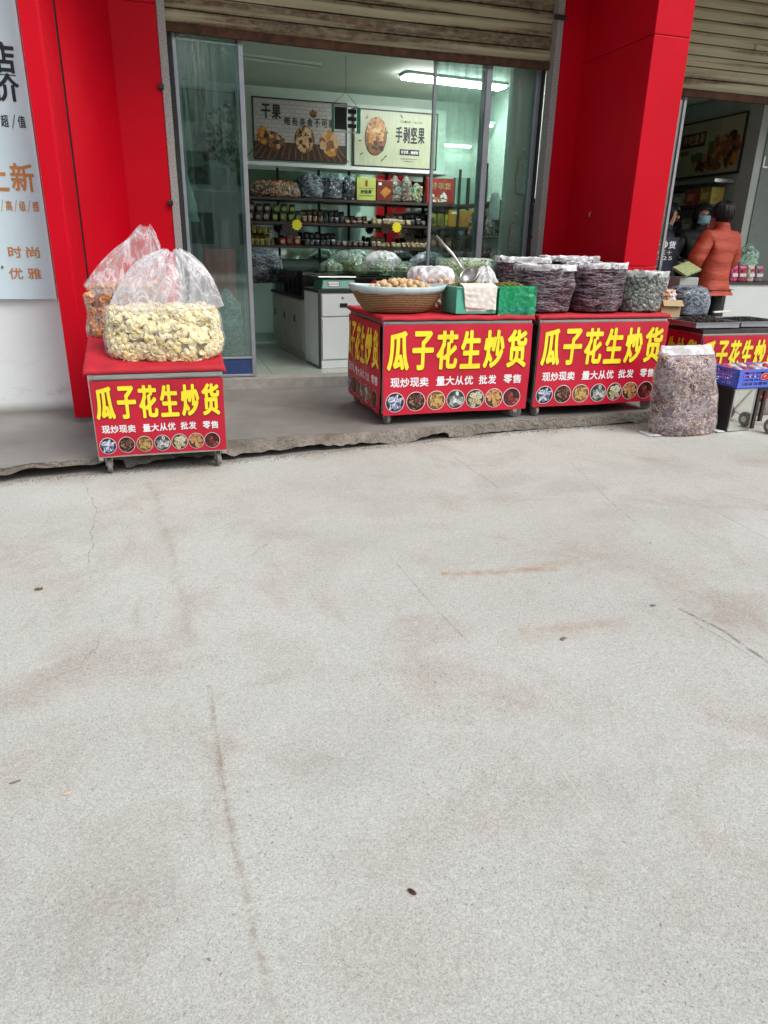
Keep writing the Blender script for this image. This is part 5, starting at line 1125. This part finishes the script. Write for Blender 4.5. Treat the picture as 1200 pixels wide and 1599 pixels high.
# weighing scale
t = thing('weighing_scale', 'green electronic weighing scale with a steel plate on the white counter', 'scale', (1.66, 7.90, FZ+.842), R_(7))
X['scgreen'] = M_('scale_green', (.02,.17,.11), .35, .15)
MB().add([(-.03,-.14,0),(.40,-.14,0),(.40,.16,0),(-.03,.16,0),(0,-.10,.095),(.37,-.10,.095),(.37,.15,.095),(0,.15,.095)], [(3,2,1,0),(4,5,6,7),(0,1,5,4),(1,2,6,5),(2,3,7,6),(3,0,4,7)]).build('body', X['scgreen'], t, bevel=.01)
U = Vector((1,0,0)); Vv = Vector((0,.04,.095)); p = Print((0,-.14,0), U, Vv); p.rect(.05, .03, .19, .085, 0, .3); 
for k in range(3): p.rect(.06, .035+k*.017, .18, .045+k*.017, 1, 1.2)
for i in range(6):
    for j in range(3): p.rect(.215+i*.024, .03+j*.019, .233+i*.024, .044+j*.019, 2, .6)
p.build('keypad', [X['black'], X['white'], X['teal']], t)
MB().box(-.04, -.06, .115, .41, .20, .128).box(.15, .05, .095, .22, .10, .1149).build('plate', X['steel'], t, bevel=.006)
t = thing('carton', 'red carton added behind the left glass leaf in place of a reddish reflection', 'carton', (.50, 8.75, FZ)); MB().box(0, 0, .62, .34, .3, 1.22).build('body', M_('red_reflection_box', (.50,.05,.04), .45, .35, 9), t, bevel=.005); MB().box(-.04, -.02, 0, .38, .33, .618).build('pallet_stack', X['card'], t)  # added red shape, stands in for a reflection in the door glass
stuffbag('bulk_bag', 'dark shiny bag added beside the red carton in place of a dark reflection', 'bag', .70, 8.55, FZ, .17, .16, .80, [X['matteblack'], X['printdk'], X['seed']], SM, 160, 'darkfilm', 171, ms=(1,2))  # added bag, stands in for dark figures reflected in the glass
# open bins with bags behind the counter
bt_ = thing('bin_table', 'low table of bulk bins behind the white counter', 'table', (1.9, 9.0, FZ)); MB().box(0, 0, .55, 2.5, .95, .60).build('table_top', X['cabinet'], bt_)
for x in (.02, 2.43):
    for y in (.02, .88): MB().box(x, y, 0, x+.05, y+.05, .549).build('leg', X['cabinet'], bt_)
mb = MB()
for k in range(6): mb.box(.03+k*.41, .02, .601, .03+k*.41+.39, .45, .74).box(.03+k*.41, .48, .601, .03+k*.41+.39, .93, .80)
mb.build('bin', X['greyfruit'], bt_)
GB = [(520,440,.16,.33,9.2),(556,438,.17,.36,9.25),(598,438,.16,.30,9.2),(636,440,.16,.30,9.25),(480,415,.22,.20,9.3),(455,410,.2,.2,9.35)]
for k, (px, py, rx, h_, y) in enumerate(GB):
    q = at(px, py, y); 
    stuffbag('greens_bag', ['clear knotted bag of green food just right of the scale','taller clear bag of yellow green food in the bin row','clear bag of green food in the middle of the bin row','clear bag of green food at the right of the bin row','dark bag lying on the bins at the back left','dark squat bag at the far left of the bins'][k], 'bag', q.x, y+.1, FZ+.742+.06, rx, .13, max(.2, h_), [X['graisin'] if k < 4 else X['printdk'], X['printgreen'], X['graisin'], X['printtan']], SM, 170, 'tealfilm' if k < 4 else 'darkfilm', 80+k, ms=(1,2,3) if k < 4 else (1,))
for k, px in enumerate((408, 545, 600, 672)):
    q = at(px, 392, 9.75); stuffbag('bulk_bag', ['dark plump bag under the lowest shelf at the left','pale green plump bag under the lowest shelf','whitish plump bag under the lowest shelf in the middle','plump dark bag under the lowest shelf at the right'][k], 'bag', q.x, 9.8, FZ+.81, .30, .16, .42, [X['printdk'] if k in (0,3) else X['greyfruit'], X['greyfruit'], X['graisin']], SM, 200, 'darkfilm' if k in (0,3) else ('tealfilm' if k == 1 else 'milky'), 95+k, ms=(1,2), knot=.1)
for k, (px, py) in enumerate(((585, 436), (615, 436))):
    q = at(px, py, 8.05); lo = Loft([(0,0,0,.06,.04),(0,0,.03,.055,.04),(0,0,.07,.03,.02),(.01,0,.09,.008,.008)], e=2.2, amp=.02, seed=k, freq=14); o = lo.mesh(24, 10, cap0=True, cap1=True).build('red_pouch', X['redcloth'], smooth=True); o.location = (q.x, 8.05, FZ+.842); tag(o, ('small crumpled red bag on the counter beside the scale', 'taller crumpled red bag on the counter behind the walnut basket')[k], 'bag')
# right wall: rack with bags and boxes, things hung on the pale board
t = thing('side_rack', 'dark rack of packed goods along the right wall behind the glass', 'rack', (0,0,0))
for z in (.75, 1.2, 1.65, 2.05): MB().box(4.05, 8.0, z-.03, 4.48, 9.9, z).build('shelf', X['wood'], t)
mb = MB(); [mb.box(x, y, FZ, x+.03, y+.03, 2.5) for x in (4.05, 4.44) for y in (8.0, 9.0, 9.87)]; mb.build('upright', X['darkalu'], t)
for k in range(9):
    y = 8.14+k*.20; z = (1.201, 1.651, .751)[k % 3]
    stuffbag('snack_bag', 'mixed clear snack bag on the dark rack behind the right glass', 'snack bag', 4.24, y, z, .15, .10, .36, [X['printdk'], X['printbr'], X['pinknut'], X['orange_snack']], SM, 130, 'film', 110+k, group='clear snack bags on the dark side rack', ms=(1,2,3) if k % 2 else (1,1,2))
for k, (px, py, h_) in enumerate(((820, 235, .42), (808, 335, .40))):
    q = at(px, py, 7.43); t = stuffbag('hung_bag', ('clear bag hung higher on the pale green board by the right jamb', 'clear bag hung lower on the pale green board by the right jamb')[k], 'bag', q.x+.0, 7.435, q.z-h_, .075, .018, h_, [X['shopwall'], X['pinknut'], X['napkin']], ellipsoid(.008,.006,.005,1), 40, 'milky' if 0 else 'film', 130+k, ms=(1,2))
    MB().lathe([(.012, 0), (.012, .02)], 12, (q.x, 7.458, q.z+.01), axis='y').build('peg', X['white'], t)
q = at(784, 300, 7.55); lo = Loft([(0,0,0,.055,.012),(0,0,.02,.06,.02),(0,0,.2,.058,.02),(0,0,.27,.035,.012)], e=3, amp=.012, seed=3); o = lo.mesh(24, 10, cap0=True, cap1=True).build('paper_tag', X['whitefold'], smooth=True); o.location = (3.545, 7.60, 1.79); tag(o, 'white paper bag hanging behind the glass left of the pale board', 'bag')
lo = Loft([(.05,0,0,.05,.02),(.03,0,.12,.055,.025),(.01,0,.28,.035,.02),(0,0,.42,.012,.008)], e=2.2, amp=.03, fold=.02, seed=9, freq=12); o = lo.mesh(40, 20, cap0=True, cap1=True).build('plastic_bag', X['whitefold'], smooth=True); o.location = (.30, 7.47, 1.68); tag(o, 'white plastic carrier bags hung behind the left edge of the glass leaf', 'bag')

# ================================================================== INSIDE THE DIM SHOP
pw_ = thing('partition', 'pale partition with a dark poster inside the dim shop', 'partition', (0,0,0))
MB().box(7.26, 8.25, FZ, 7.36, 10.5, 3.41).build('panel', X['dimwall'], pw_); MB().box(7.255, 8.0, FZ, 7.37, 8.249, 3.41).build('end_post', X['cabgrey'], pw_)
t = thing('fruit_poster', 'dark framed fruit poster on the partition of the dim shop', 'poster', (7.255, 9.44, 2.50)); W_, H_ = 1.19, .66
MB().box(-.02, -W_, 0, 0, 0, H_).build('panel', M_('printed_dim_cream', (.34,.32,.19), .4, .15, 4), t)
MB().box(-.028, -W_-.02, -.03, -.0, 0.02, -.001).box(-.028, -W_-.02, H_+.001, 0, .02, H_+.02).box(-.028, -W_-.02, 0, 0, -W_-.001, H_).box(-.028, .001, 0, 0, .02, H_).build('frame', X['black'], t)
p = Print((-.0205, 0, 0), (0,-1,0), (0,0,1)); p.rect(.02, .36, .50, .54, 0, .5); p.text('好吃坚果', .05, .40, .11, .12, .02, .1, 3, 1.5); p.rect(.03, .27, .2, .33, 2, 1); p.text('FRUIT', .68, .42, .06, .04, .01, .2, 4, 1)
heap(p, .55, .14, .22, .08, 30, [0,2,1], .05, 31, 1); heap(p, .78, .24, .09, .2, 40, [2,1,2], .06, 32, 1.5); heap(p, 1.02, .27, .14, .2, 50, [2,1,2,0], .06, 33, 1.5); p.rect(.58, .2, .68, .40, 4, 1); heap(p, .4, .22, .1, .05, 10, [4], .05, 34, 1)
p.build('picture', PM, t)
rk = thing('dim_rack', 'dark rack of boxes and packets below the fruit poster', 'rack', (0,0,0))
for z in (1.35, 1.72, 2.1): MB().box(6.95, 8.3, z-.03, 7.25, 10.3, z).build('shelf', X['wood'], rk)
MB().box(6.94, 8.28, 2.36, 7.25, 10.3, 2.40).build('top_rail', X['steel'], rk)
cols = [(.30,.24,.04),(.30,.05,.04),(.28,.28,.22),(.08,.05,.12),(.18,.10,.05),(.10,.14,.10)]
for k in range(14):
    c = cols[k % 6]; y = 8.35+(k % 7)*.27; z = 2.101 if k < 7 else 1.721; h_ = rng.uniform(.16, .23)
    t = thing('carton', ('coloured carton on the upper shelf of the dim rack', 'coloured carton on the lower shelf of the dim rack')[k >= 7], 'carton', (6.98, y, z), 0, ('cartons on the upper dim rack shelf', 'cartons on the lower dim rack shelf')[k >= 7]); MB().box(0, 0, 0, .2, .22, h_).build('body', M_('carton_print', c, .4, .5, 24), t, bevel=.004); MB().box(-.0015, .04, h_*.3, -.0005, .18, h_*.7).build('label', M_('carton_label', tuple(min(1, x*1.6+.08) for x in c), .4, .5, 40), t)
lc = thing('low_counter', 'grey white low counter at the right edge in the dim shop', 'counter', (6.80, 7.55, FZ)); MB().box(0, 0, 0, 2.2, .42, .93).build('carcass', X['cabinet'], lc); MB().box(-.02, -.02, .931, 2.22, .44, .962).build('worktop', X['wood'], lc)
sb = thing('wall_board', 'grey green board with a white letter at the right edge of the dim shop', 'board', (7.27, 7.985, FZ)); MB().box(0.1, .0, 0, 1.8, .03, 3.2).build('panel', M_('grey_board', (.14,.17,.15), .5, .1), sb); p = Print((0, -.001, 0), (1,0,0), (0,0,1)); q = at(1191, 262, 7.98); p.text('LI', q.x-7.27, q.z-FZ, .10, .13, .01, .2); p.build('lettering', X['white'], sb)
for k in range(8):
    c = [(.45,.05,.16),(.30,.03,.10),(.42,.36,.30),(.16,.12,.16)][k % 4]
    t = thing('sweet_packet', 'bright pink and red sweet packet on the grey white low counter', 'packet', (6.90+.13*(k % 4)+.03*(k//4), 7.62+.16*(k//4), FZ+.963+.0*k), R_(rng.uniform(-8, 8)), 'sweet packets on the low counter')
    m1 = M_('sweet_print', c, .3, .6, 30); Loft([(0,0,0,.06,.035),(0,0,.03,.062,.04),(0,0,.16+.05*(k//4),.06,.03),(0,0,.20+.06*(k//4),.058,.008)], e=4, amp=.006, seed=k).mesh(20, 6, cap0=True, cap1=True).build('pouch', m1, t, smooth=True)
    p = Print((-.045, -.042, .04), (1,0,0), (0,0,1)); p.rect(0, .02, .09, .06, 0, 1); p.ell(.045, .1, .03, .02, 0, 1, 1, 10); p.build('label', [X['napkin'], X['redbanner']], t)
stuffbag('greens_bag', 'pale green clear bag on top of the pink sweet packets', 'bag', 7.22, 7.78, FZ+.965, .17, .10, .46, [X['cabgreen'], X['greyfruit'], X['cabgreen']], SM, 120, 'tealfilm', 160, ms=(1,2))
tube_light('faint unlit ceiling light in the dim shop', (5.4,9.2), (6.5,9.3), 3.36, False, .12)
sh = thing('dark_shelf', 'tall dark cupboard at the back of the dim shop', 'cupboard', (4.7, 10.1, FZ)); MB().box(0, 0, 0, 2.4, .44, 2.2).build('carcass', X['wood'], sh)
for z in (.5, 1.0, 1.5): MB().box(.02, -.02, z, 2.38, -.001, z+.03).build('shelf_edge', X['darkalu'], sh)

# ================================================================== PEOPLE
def skin_obj(name, mat, parent, chains, sub=2):
    """chains: lists of (x,y,z,rx,ry); a chain's first point may repeat an earlier point to join there"""
    V = []; E = []; R = []; idx = {}
    for ch in chains:
        prev = None
        for q in ch:
            k = (round(q[0], 4), round(q[1], 4), round(q[2], 4))
            if k not in idx: idx[k] = len(V); V.append(q[:3]); R.append((q[3], q[4] if len(q) > 4 else q[3]))
            if prev is not None and prev != idx[k]: E.append((prev, idx[k]))
            prev = idx[k]
    me = bpy.data.meshes.new(name); me.from_pydata(V, E, []); me.materials.append(mat)
    o = bpy.data.objects.new(name, me); link(o, parent)
    o.modifiers.new('skin', 'SKIN')
    if not me.skin_vertices: me.skin_vertices.new()
    for sv, r in zip(me.skin_vertices[0].data, R): sv.radius = r; sv.use_root = False
    me.skin_vertices[0].data[0].use_root = True
    q = o.modifiers.new('sub', 'SUBSURF'); q.levels = sub; q.render_levels = sub
    o.modifiers['skin'].use_smooth_shade = True
    return o
X['skin'] = M_('skin', (.50,.30,.20), .5, .08); X['hair'] = M_('black_hair', (.008,.007,.007), .45, .4, 30, stretch=(12,12,1)); X['coat_or'] = None
def quilt(name, c):
    m, nt, b, N, L = nodes(name); t = tex(N, L, 7, 4); r = ramp(N, L, t.outputs[0], [(.3, tuple(x*.8 for x in c)), (.7, c)]); L.new(r.outputs[0], b.inputs['Base Color']); b.inputs['Roughness'].default_value = .55
    tc = N.new('ShaderNodeTexCoord'); wv = N.new('ShaderNodeTexWave'); wv.bands_direction = 'Z'; wv.inputs['Scale'].default_value = 2.4; wv.inputs['Distortion'].default_value = 3.5; wv.inputs['Detail'].default_value = 3; wv.wave_profile = 'SIN'; L.new(tc.outputs['Object'], wv.inputs[0])
    t3 = tex(N, L, 16, 6, .65, stretch=(.6,.6,2)); ad = N.new('ShaderNodeMath'); ad.operation = 'MULTIPLY_ADD'; L.new(t3.outputs[0], ad.inputs[0]); ad.inputs[1].default_value = 1.6; L.new(wv.outputs[0], ad.inputs[2]); bump(N, L, b, ad.outputs[0], .40, .03); return m
X['coat_or'] = quilt('orange_puffer', (.46,.062,.028)); X['coat_bk'] = quilt('black_puffer', (.010,.010,.012)); X['coat_nv'] = quilt('navy_coat', (.016,.02,.032)); X['trouser'] = M_('black_trousers', (.010,.010,.012), .8, .3, 10, bmp=.3)
X['mask'] = M_('blue_mask', (.30,.55,.62), .7, .1, 30)
def person(lab, loc, rz, s, coat, mask=False, hem=.80, bun=False):
    t = thing('person', lab, 'person', loc, rz); t.scale = (s, s, s)
    hand = []
    arms = []
    for k in (-1, 1):
        sh = (k*.185, 0, 1.37, .062, .062); el = (k*.285, .02, 1.10, .047, .047); wr = (k*.20, .24, 1.04, .030, .034); pa = (k*.17, .31, 1.03, .036, .018)
        arms.append([(0, 0, 1.30, .13, .10), sh, el, wr, pa])
        for f, (dx, ln) in enumerate(((-.030, .068), (-.010, .078), (.010, .074), (.029, .058))):
            arms.append([pa, (k*.17+dx, .335, 1.028, .0105), (k*.17+dx, .335+ln*.55, 1.02, .009), (k*.17+dx, .335+ln*.85, 1.0, .0075)])
        arms.append([wr, (k*.20-k*.045, .275, 1.05, .012), (k*.2-k*.065, .315, 1.045, .010)])
    legs = [[(0, 0, .93, .125, .10), (k*.10, 0, .86, .085, .085), (k*.105, .01, .47, .058, .060), (k*.11, -.01, .09, .038, .042), (k*.115, .11, .035, .038, .028)] for k in (-1, 1)]
    body = [[(0, 0, .93, .125, .10), (0, .0, 1.12, .12, .09), (0, 0, 1.30, .13, .10), (0, -.005, 1.44, .055, .055), (0, .01, 1.50, .056, .062), (0, .02, 1.565, .074, .09), (0, .015, 1.63, .073, .088), (0, .01, 1.675, .045, .055)]]
    skin_obj('body', X['skin'], t, body+arms+legs)
    # face: nose, eyes, lips, ears sit on the head surface
    MB().add(*ellipsoid(.013, .018, .022, 2)).build('nose', X['skin'], t, smooth=True).location = (0, .112, 1.565)
    for k in (-1, 1):
        e = MB().add(*ellipsoid(.013, .007, .007, 2)).build('eye', X['ink'], t, smooth=True); e.location = (k*.030, .101, 1.592)
        e = MB().add(*ellipsoid(.008, .018, .030, 2)).build('ear', X['skin'], t, smooth=True); e.location = (k*.078, .012, 1.575)
    MB().add(*ellipsoid(.022, .008, .007, 2)).build('mouth', M_('lips', (.42,.14,.11), .5), t, smooth=True).location = (0, .104, 1.528)
    c = .035
    cs = [[(0, 0, .93, .20, .145), (0, 0, 1.12, .205, .15), (0, 0, 1.30, .20, .145), (0, -.005, 1.41, .105, .09), (0, -.005, 1.475, .080, .078), (0, 0, 1.51, .076, .076)], [(0, 0, .93, .20, .145), (0, 0, hem, .205, .15), (0, 0, hem-.06, .205, .15)]]
    for k in (-1, 1): cs.append([(0, 0, 1.30, .20, .145), (k*.20, 0, 1.345, .10, .105), (k*.32, .02, 1.12, .092, .094), (k*.275, .06, 1.05, .078, .08), (k*.205, .22, 1.035, .058, .06)])
    skin_obj('coat', coat, t, cs)
    tr = [[(0, 0, .95, .11, .09), (k*.09, 0, .84, .088, .085), (k*.107, .01, .47, .078, .08), (k*.11, -.01, .10, .062, .064)] for k in (-1, 1)]
    skin_obj('trousers', X['trouser'], t, tr)
    for k in (-1, 1): skin_obj('shoe', X['black'], t, [[(k*.11, -.05, .045, .045, .04), (k*.112, .05, .045, .047, .04), (k*.115, .15, .035, .040, .028)]], 2)
    # hair cap: covers top, back and sides of the head, open at the face
    mb = MB(); V = []; nth, nph = 28, 14
    for j in range(nph+1):
        for i in range(nth):
            th = 2*PI*i/nth; front = max(0, math.sin(th)); lim = R_(150 if front < .25 else 150-92*min(1, (front-.25)/.35)); ph = lim*j/nph
            rr = 1.04+.07*noise.noise(Vector((math.cos(th)*4, math.sin(th)*4, ph*2.5)))+.03*noise.noise(Vector((math.cos(th)*14, math.sin(th)*14, ph*4)))
            V.append((.089*math.sin(ph)*math.cos(th)*rr, .012+.108*math.sin(ph)*math.sin(th)*rr, 1.600+.108*math.cos(ph)*rr))
    mb.add(V, [(j*nth+i, j*nth+(i+1)%nth, (j+1)*nth+(i+1)%nth, (j+1)*nth+i) for j in range(nph) for i in range(nth)])
    hr = mb.build('hair', X['hair'], t, smooth=True, solid=.008)
    mb = MB()
    for q in range(170):                     # loose strands over the cap
        a = rng.uniform(0, 2*PI); fr = math.sin(a) > .35; p0 = rng.uniform(.1, .7); p1 = rng.uniform(1.1, 1.35) if fr else rng.uniform(1.7, 2.45); w_ = rng.uniform(-.25, .25); pts = []
        for k in range(6):
            ph = p0+(p1-p0)*k/5; aa = a+w_*k/5; rr = 1.06+rng.uniform(0, .05); pts.append((.092*math.sin(ph)*math.cos(aa)*rr, .012+.110*math.sin(ph)*math.sin(aa)*rr, 1.600+.112*math.cos(ph)*rr))
        mb.tube(pts, [.004, .006, .006, .006, .005, .002], 5)
    mb.build('hair_strands', X['hair'], hr, smooth=True)
    if bun: MB().add(*ellipsoid(.045, .04, .045, 2)).build('hair_bun', X['hair'], hr, smooth=True).location = (0, -.115, 1.60)
    if mask:
        mk = MB().grid(14, 10, lambda a, b: (.078*math.sin((a-.5)*2.6), .02+.105*math.cos((a-.5)*2.2)+.012*math.sin(PI*b)*math.cos((a-.5)*3)-.01*(1-b), 1.490+.088*b)).build('mask', X['mask'], t, smooth=True, solid=.003)
        for k in (-1, 1): MB().tube([(k*.073, .045, 1.56), (k*.083, .02, 1.585), (k*.080, -.005, 1.575)], .002, 5).build('ear_loop', X['white'], mk)
    return t
o1 = at(1126, 345, 7.30)
person('person seen from behind in an orange padded coat and black trousers at the dim shop', (o1.x+.05, 7.32, FZ), R_(12), 1.085, X['coat_or'], hem=.82)
o2 = at(1098, 340, 8.35)
person('person in black coat and pale blue face mask facing out of the dim shop', (o2.x, 8.38, FZ), R_(170), 1.11, X['coat_bk'], mask=True)
o3 = at(1056, 350, 8.1)
person('person in dark navy coat half hidden beside the glass leaf in the dim shop', (o3.x-.1, 8.15, FZ), R_(230), 1.09, X['coat_nv'])
bk = MB().box(-.13, -.10, 0, .13, .10, .03).build('booklet', M_('booklet_green', (.35,.42,.20), .5, .6, 30, stretch=(1,9,1)), bevel=.003); q = at(1072, 422, 7.15); bk.location = q; bk.rotation_euler = (R_(25), R_(-15), R_(12)); tag(bk, 'pale green striped booklet lying on the grey stand beside the orange coat', 'booklet')
ss_ = thing('small_stand', 'narrow grey stand under the green booklet', 'stand', (q.x-.12, 7.08, PZ)); MB().box(0, 0, 0, .26, .30, q.z-PZ-.075).build('body', X['cabgrey'], ss_, bevel=.01)

# ================================================================== LITTER ON THE ROAD
def litter(name, lab, cat, px, py, z=.004): q = onz(px, py, 0); return q
q = onz(644, 1394, 0); o = MB().add(*ellipsoid(.0135, .006, .004, 2)).build('seed_pod', M_('pod_brown', (.05,.015,.008), .4, .3), smooth=True); o.location = (q.x, q.y, .004); o.rotation_euler = (0, 0, R_(-55)); tag(o, 'small dark brown seed pod on the pale road', 'seed pod')
q = onz(61, 921, 0); mb = MB(); mb.grid(6, 4, lambda a, b: ((a-.5)*.036*(1-.5*abs(b-.5)), (b-.5)*.02, .003+.006*math.sin(a*5+b*3)**2)); o = mb.build('dry_leaf', M_('leaf_brown', (.14,.08,.035), .7, .4, 40), solid=.001); o.location = (q.x, q.y, 0); tag(o, 'curled dry brown leaf on the left of the road', 'leaf')
for px, py, ln, rz, c, nm, lab in ((106, 1240, .030, 10, (.6,.42,.3), 'cigarette_end', 'pale cigarette end lying on the road at the left'), (24, 1222, .034, 15, (.2,.16,.12), 'twig', 'thin brown twig on the road by the left edge'), (1020, 946, .03, 0, (.13,.13,.14), 'pebble', 'flat grey pebble on the road at the right'), (880, 998, .035, 30, (.16,.15,.13), 'pebble', 'small grey stone on the road in the middle right'), (1075, 1314, .012, 80, (.8,.78,.75), 'paper_scrap', 'tiny white paper scrap on the right of the road'), (1016, 848, .014, 60, (.03,.03,.03), 'pebble', 'tiny black stone on the right of the road'), (955, 671, .03, 0, (.06,.16,.03), 'leaf_scrap', 'green leaf scrap at the kerb left of the ring snack sack')):
    q = onz(px, py, 0); o = MB().add(*ellipsoid(ln*.5, ln*(.1 if nm in ('cigarette_end', 'twig', 'paper_scrap') else .28), ln*.09, 2)).build(nm, M_(nm, c, .7, .2), smooth=True); o.location = (q.x, q.y, ln*.09); o.rotation_euler = (0, 0, R_(rz)); tag(o, lab, nm.replace('_', ' '))

# ================================================================== ACROSS THE ROAD (mirrored in the shop glass)
def tree(lab, x, y, h, r, seed):
    t = thing('street_tree', lab, 'tree', (x, y, 0)); rs = np.random.default_rng(seed)
    mb = MB().tube([(0,0,0),(.05,.03,h*.25),(0,.1,h*.5),(.1,0,h*.8)], [.2,.16,.12,.05], 10)
    for k in range(7):
        a = rs.uniform(0, 2*PI); z = h*rs.uniform(.35, .65); mb.tube([(0,.05,z),(math.cos(a)*r*.4, math.sin(a)*r*.4, z+h*.1),(math.cos(a)*r*.8, math.sin(a)*r*.8, z+h*.2)], [.08,.05,.02], 6)
    mb.build('trunk', X['bark'], t)
    cl = [(rs.normal()*r*.5, rs.normal()*r*.5, h*.68+rs.normal()*h*.13, r*rs.uniform(.3, .55)) for _ in range(16)]
    V = []; F = []
    for k in range(5200):
        c = cl[int(rs.integers(16))]; d = rs.normal(size=3); d /= np.linalg.norm(d); p = np.array(c[:3])+d*c[3]*rs.uniform(.6, 1.05)
        a = rs.normal(size=3); a /= np.linalg.norm(a); b = np.cross(a, rs.normal(size=3)); b /= np.linalg.norm(b); q = .13
        n = len(V); V += [p-a*q, p+b*q*.5, p+a*q, p-b*q*.5]; F.append((n, n+1, n+2, n+3))
    MB().add(V, F).build('crown', X['leaf'], t)
tree('broad dark green tree across the road, mirrored in the left glass leaf', -3.5, -15, 6.5, 2.6, 1)
tree('tall dark green tree across the road, mirrored in the right glass leaf', 5.5, -16, 7, 2.8, 2)
tree('dark green tree across the road to the right, mirrored in the shop glass', 12.5, -17, 6.5, 2.6, 3)
tree('dark green tree across the road to the left, mirrored in the shop glass', -11, -16, 7, 2.8, 4)
ab = thing('apartment_block', 'pale apartment block across the road, mirrored in the shop glass', 'building', (-16, -34, 0))
MB().box(0, 0, 0, 40, 6, 11).build('wall', M_('block_wall', (.42,.43,.42), .8, .1, 1), ab)
for i in range(12):
    for j in range(3): MB().box(1.2+i*3.2, 6.002, 1.4+j*3, 3.0+i*3.2, 6.05, 3.0+j*3).build('window', X['black'], ab)
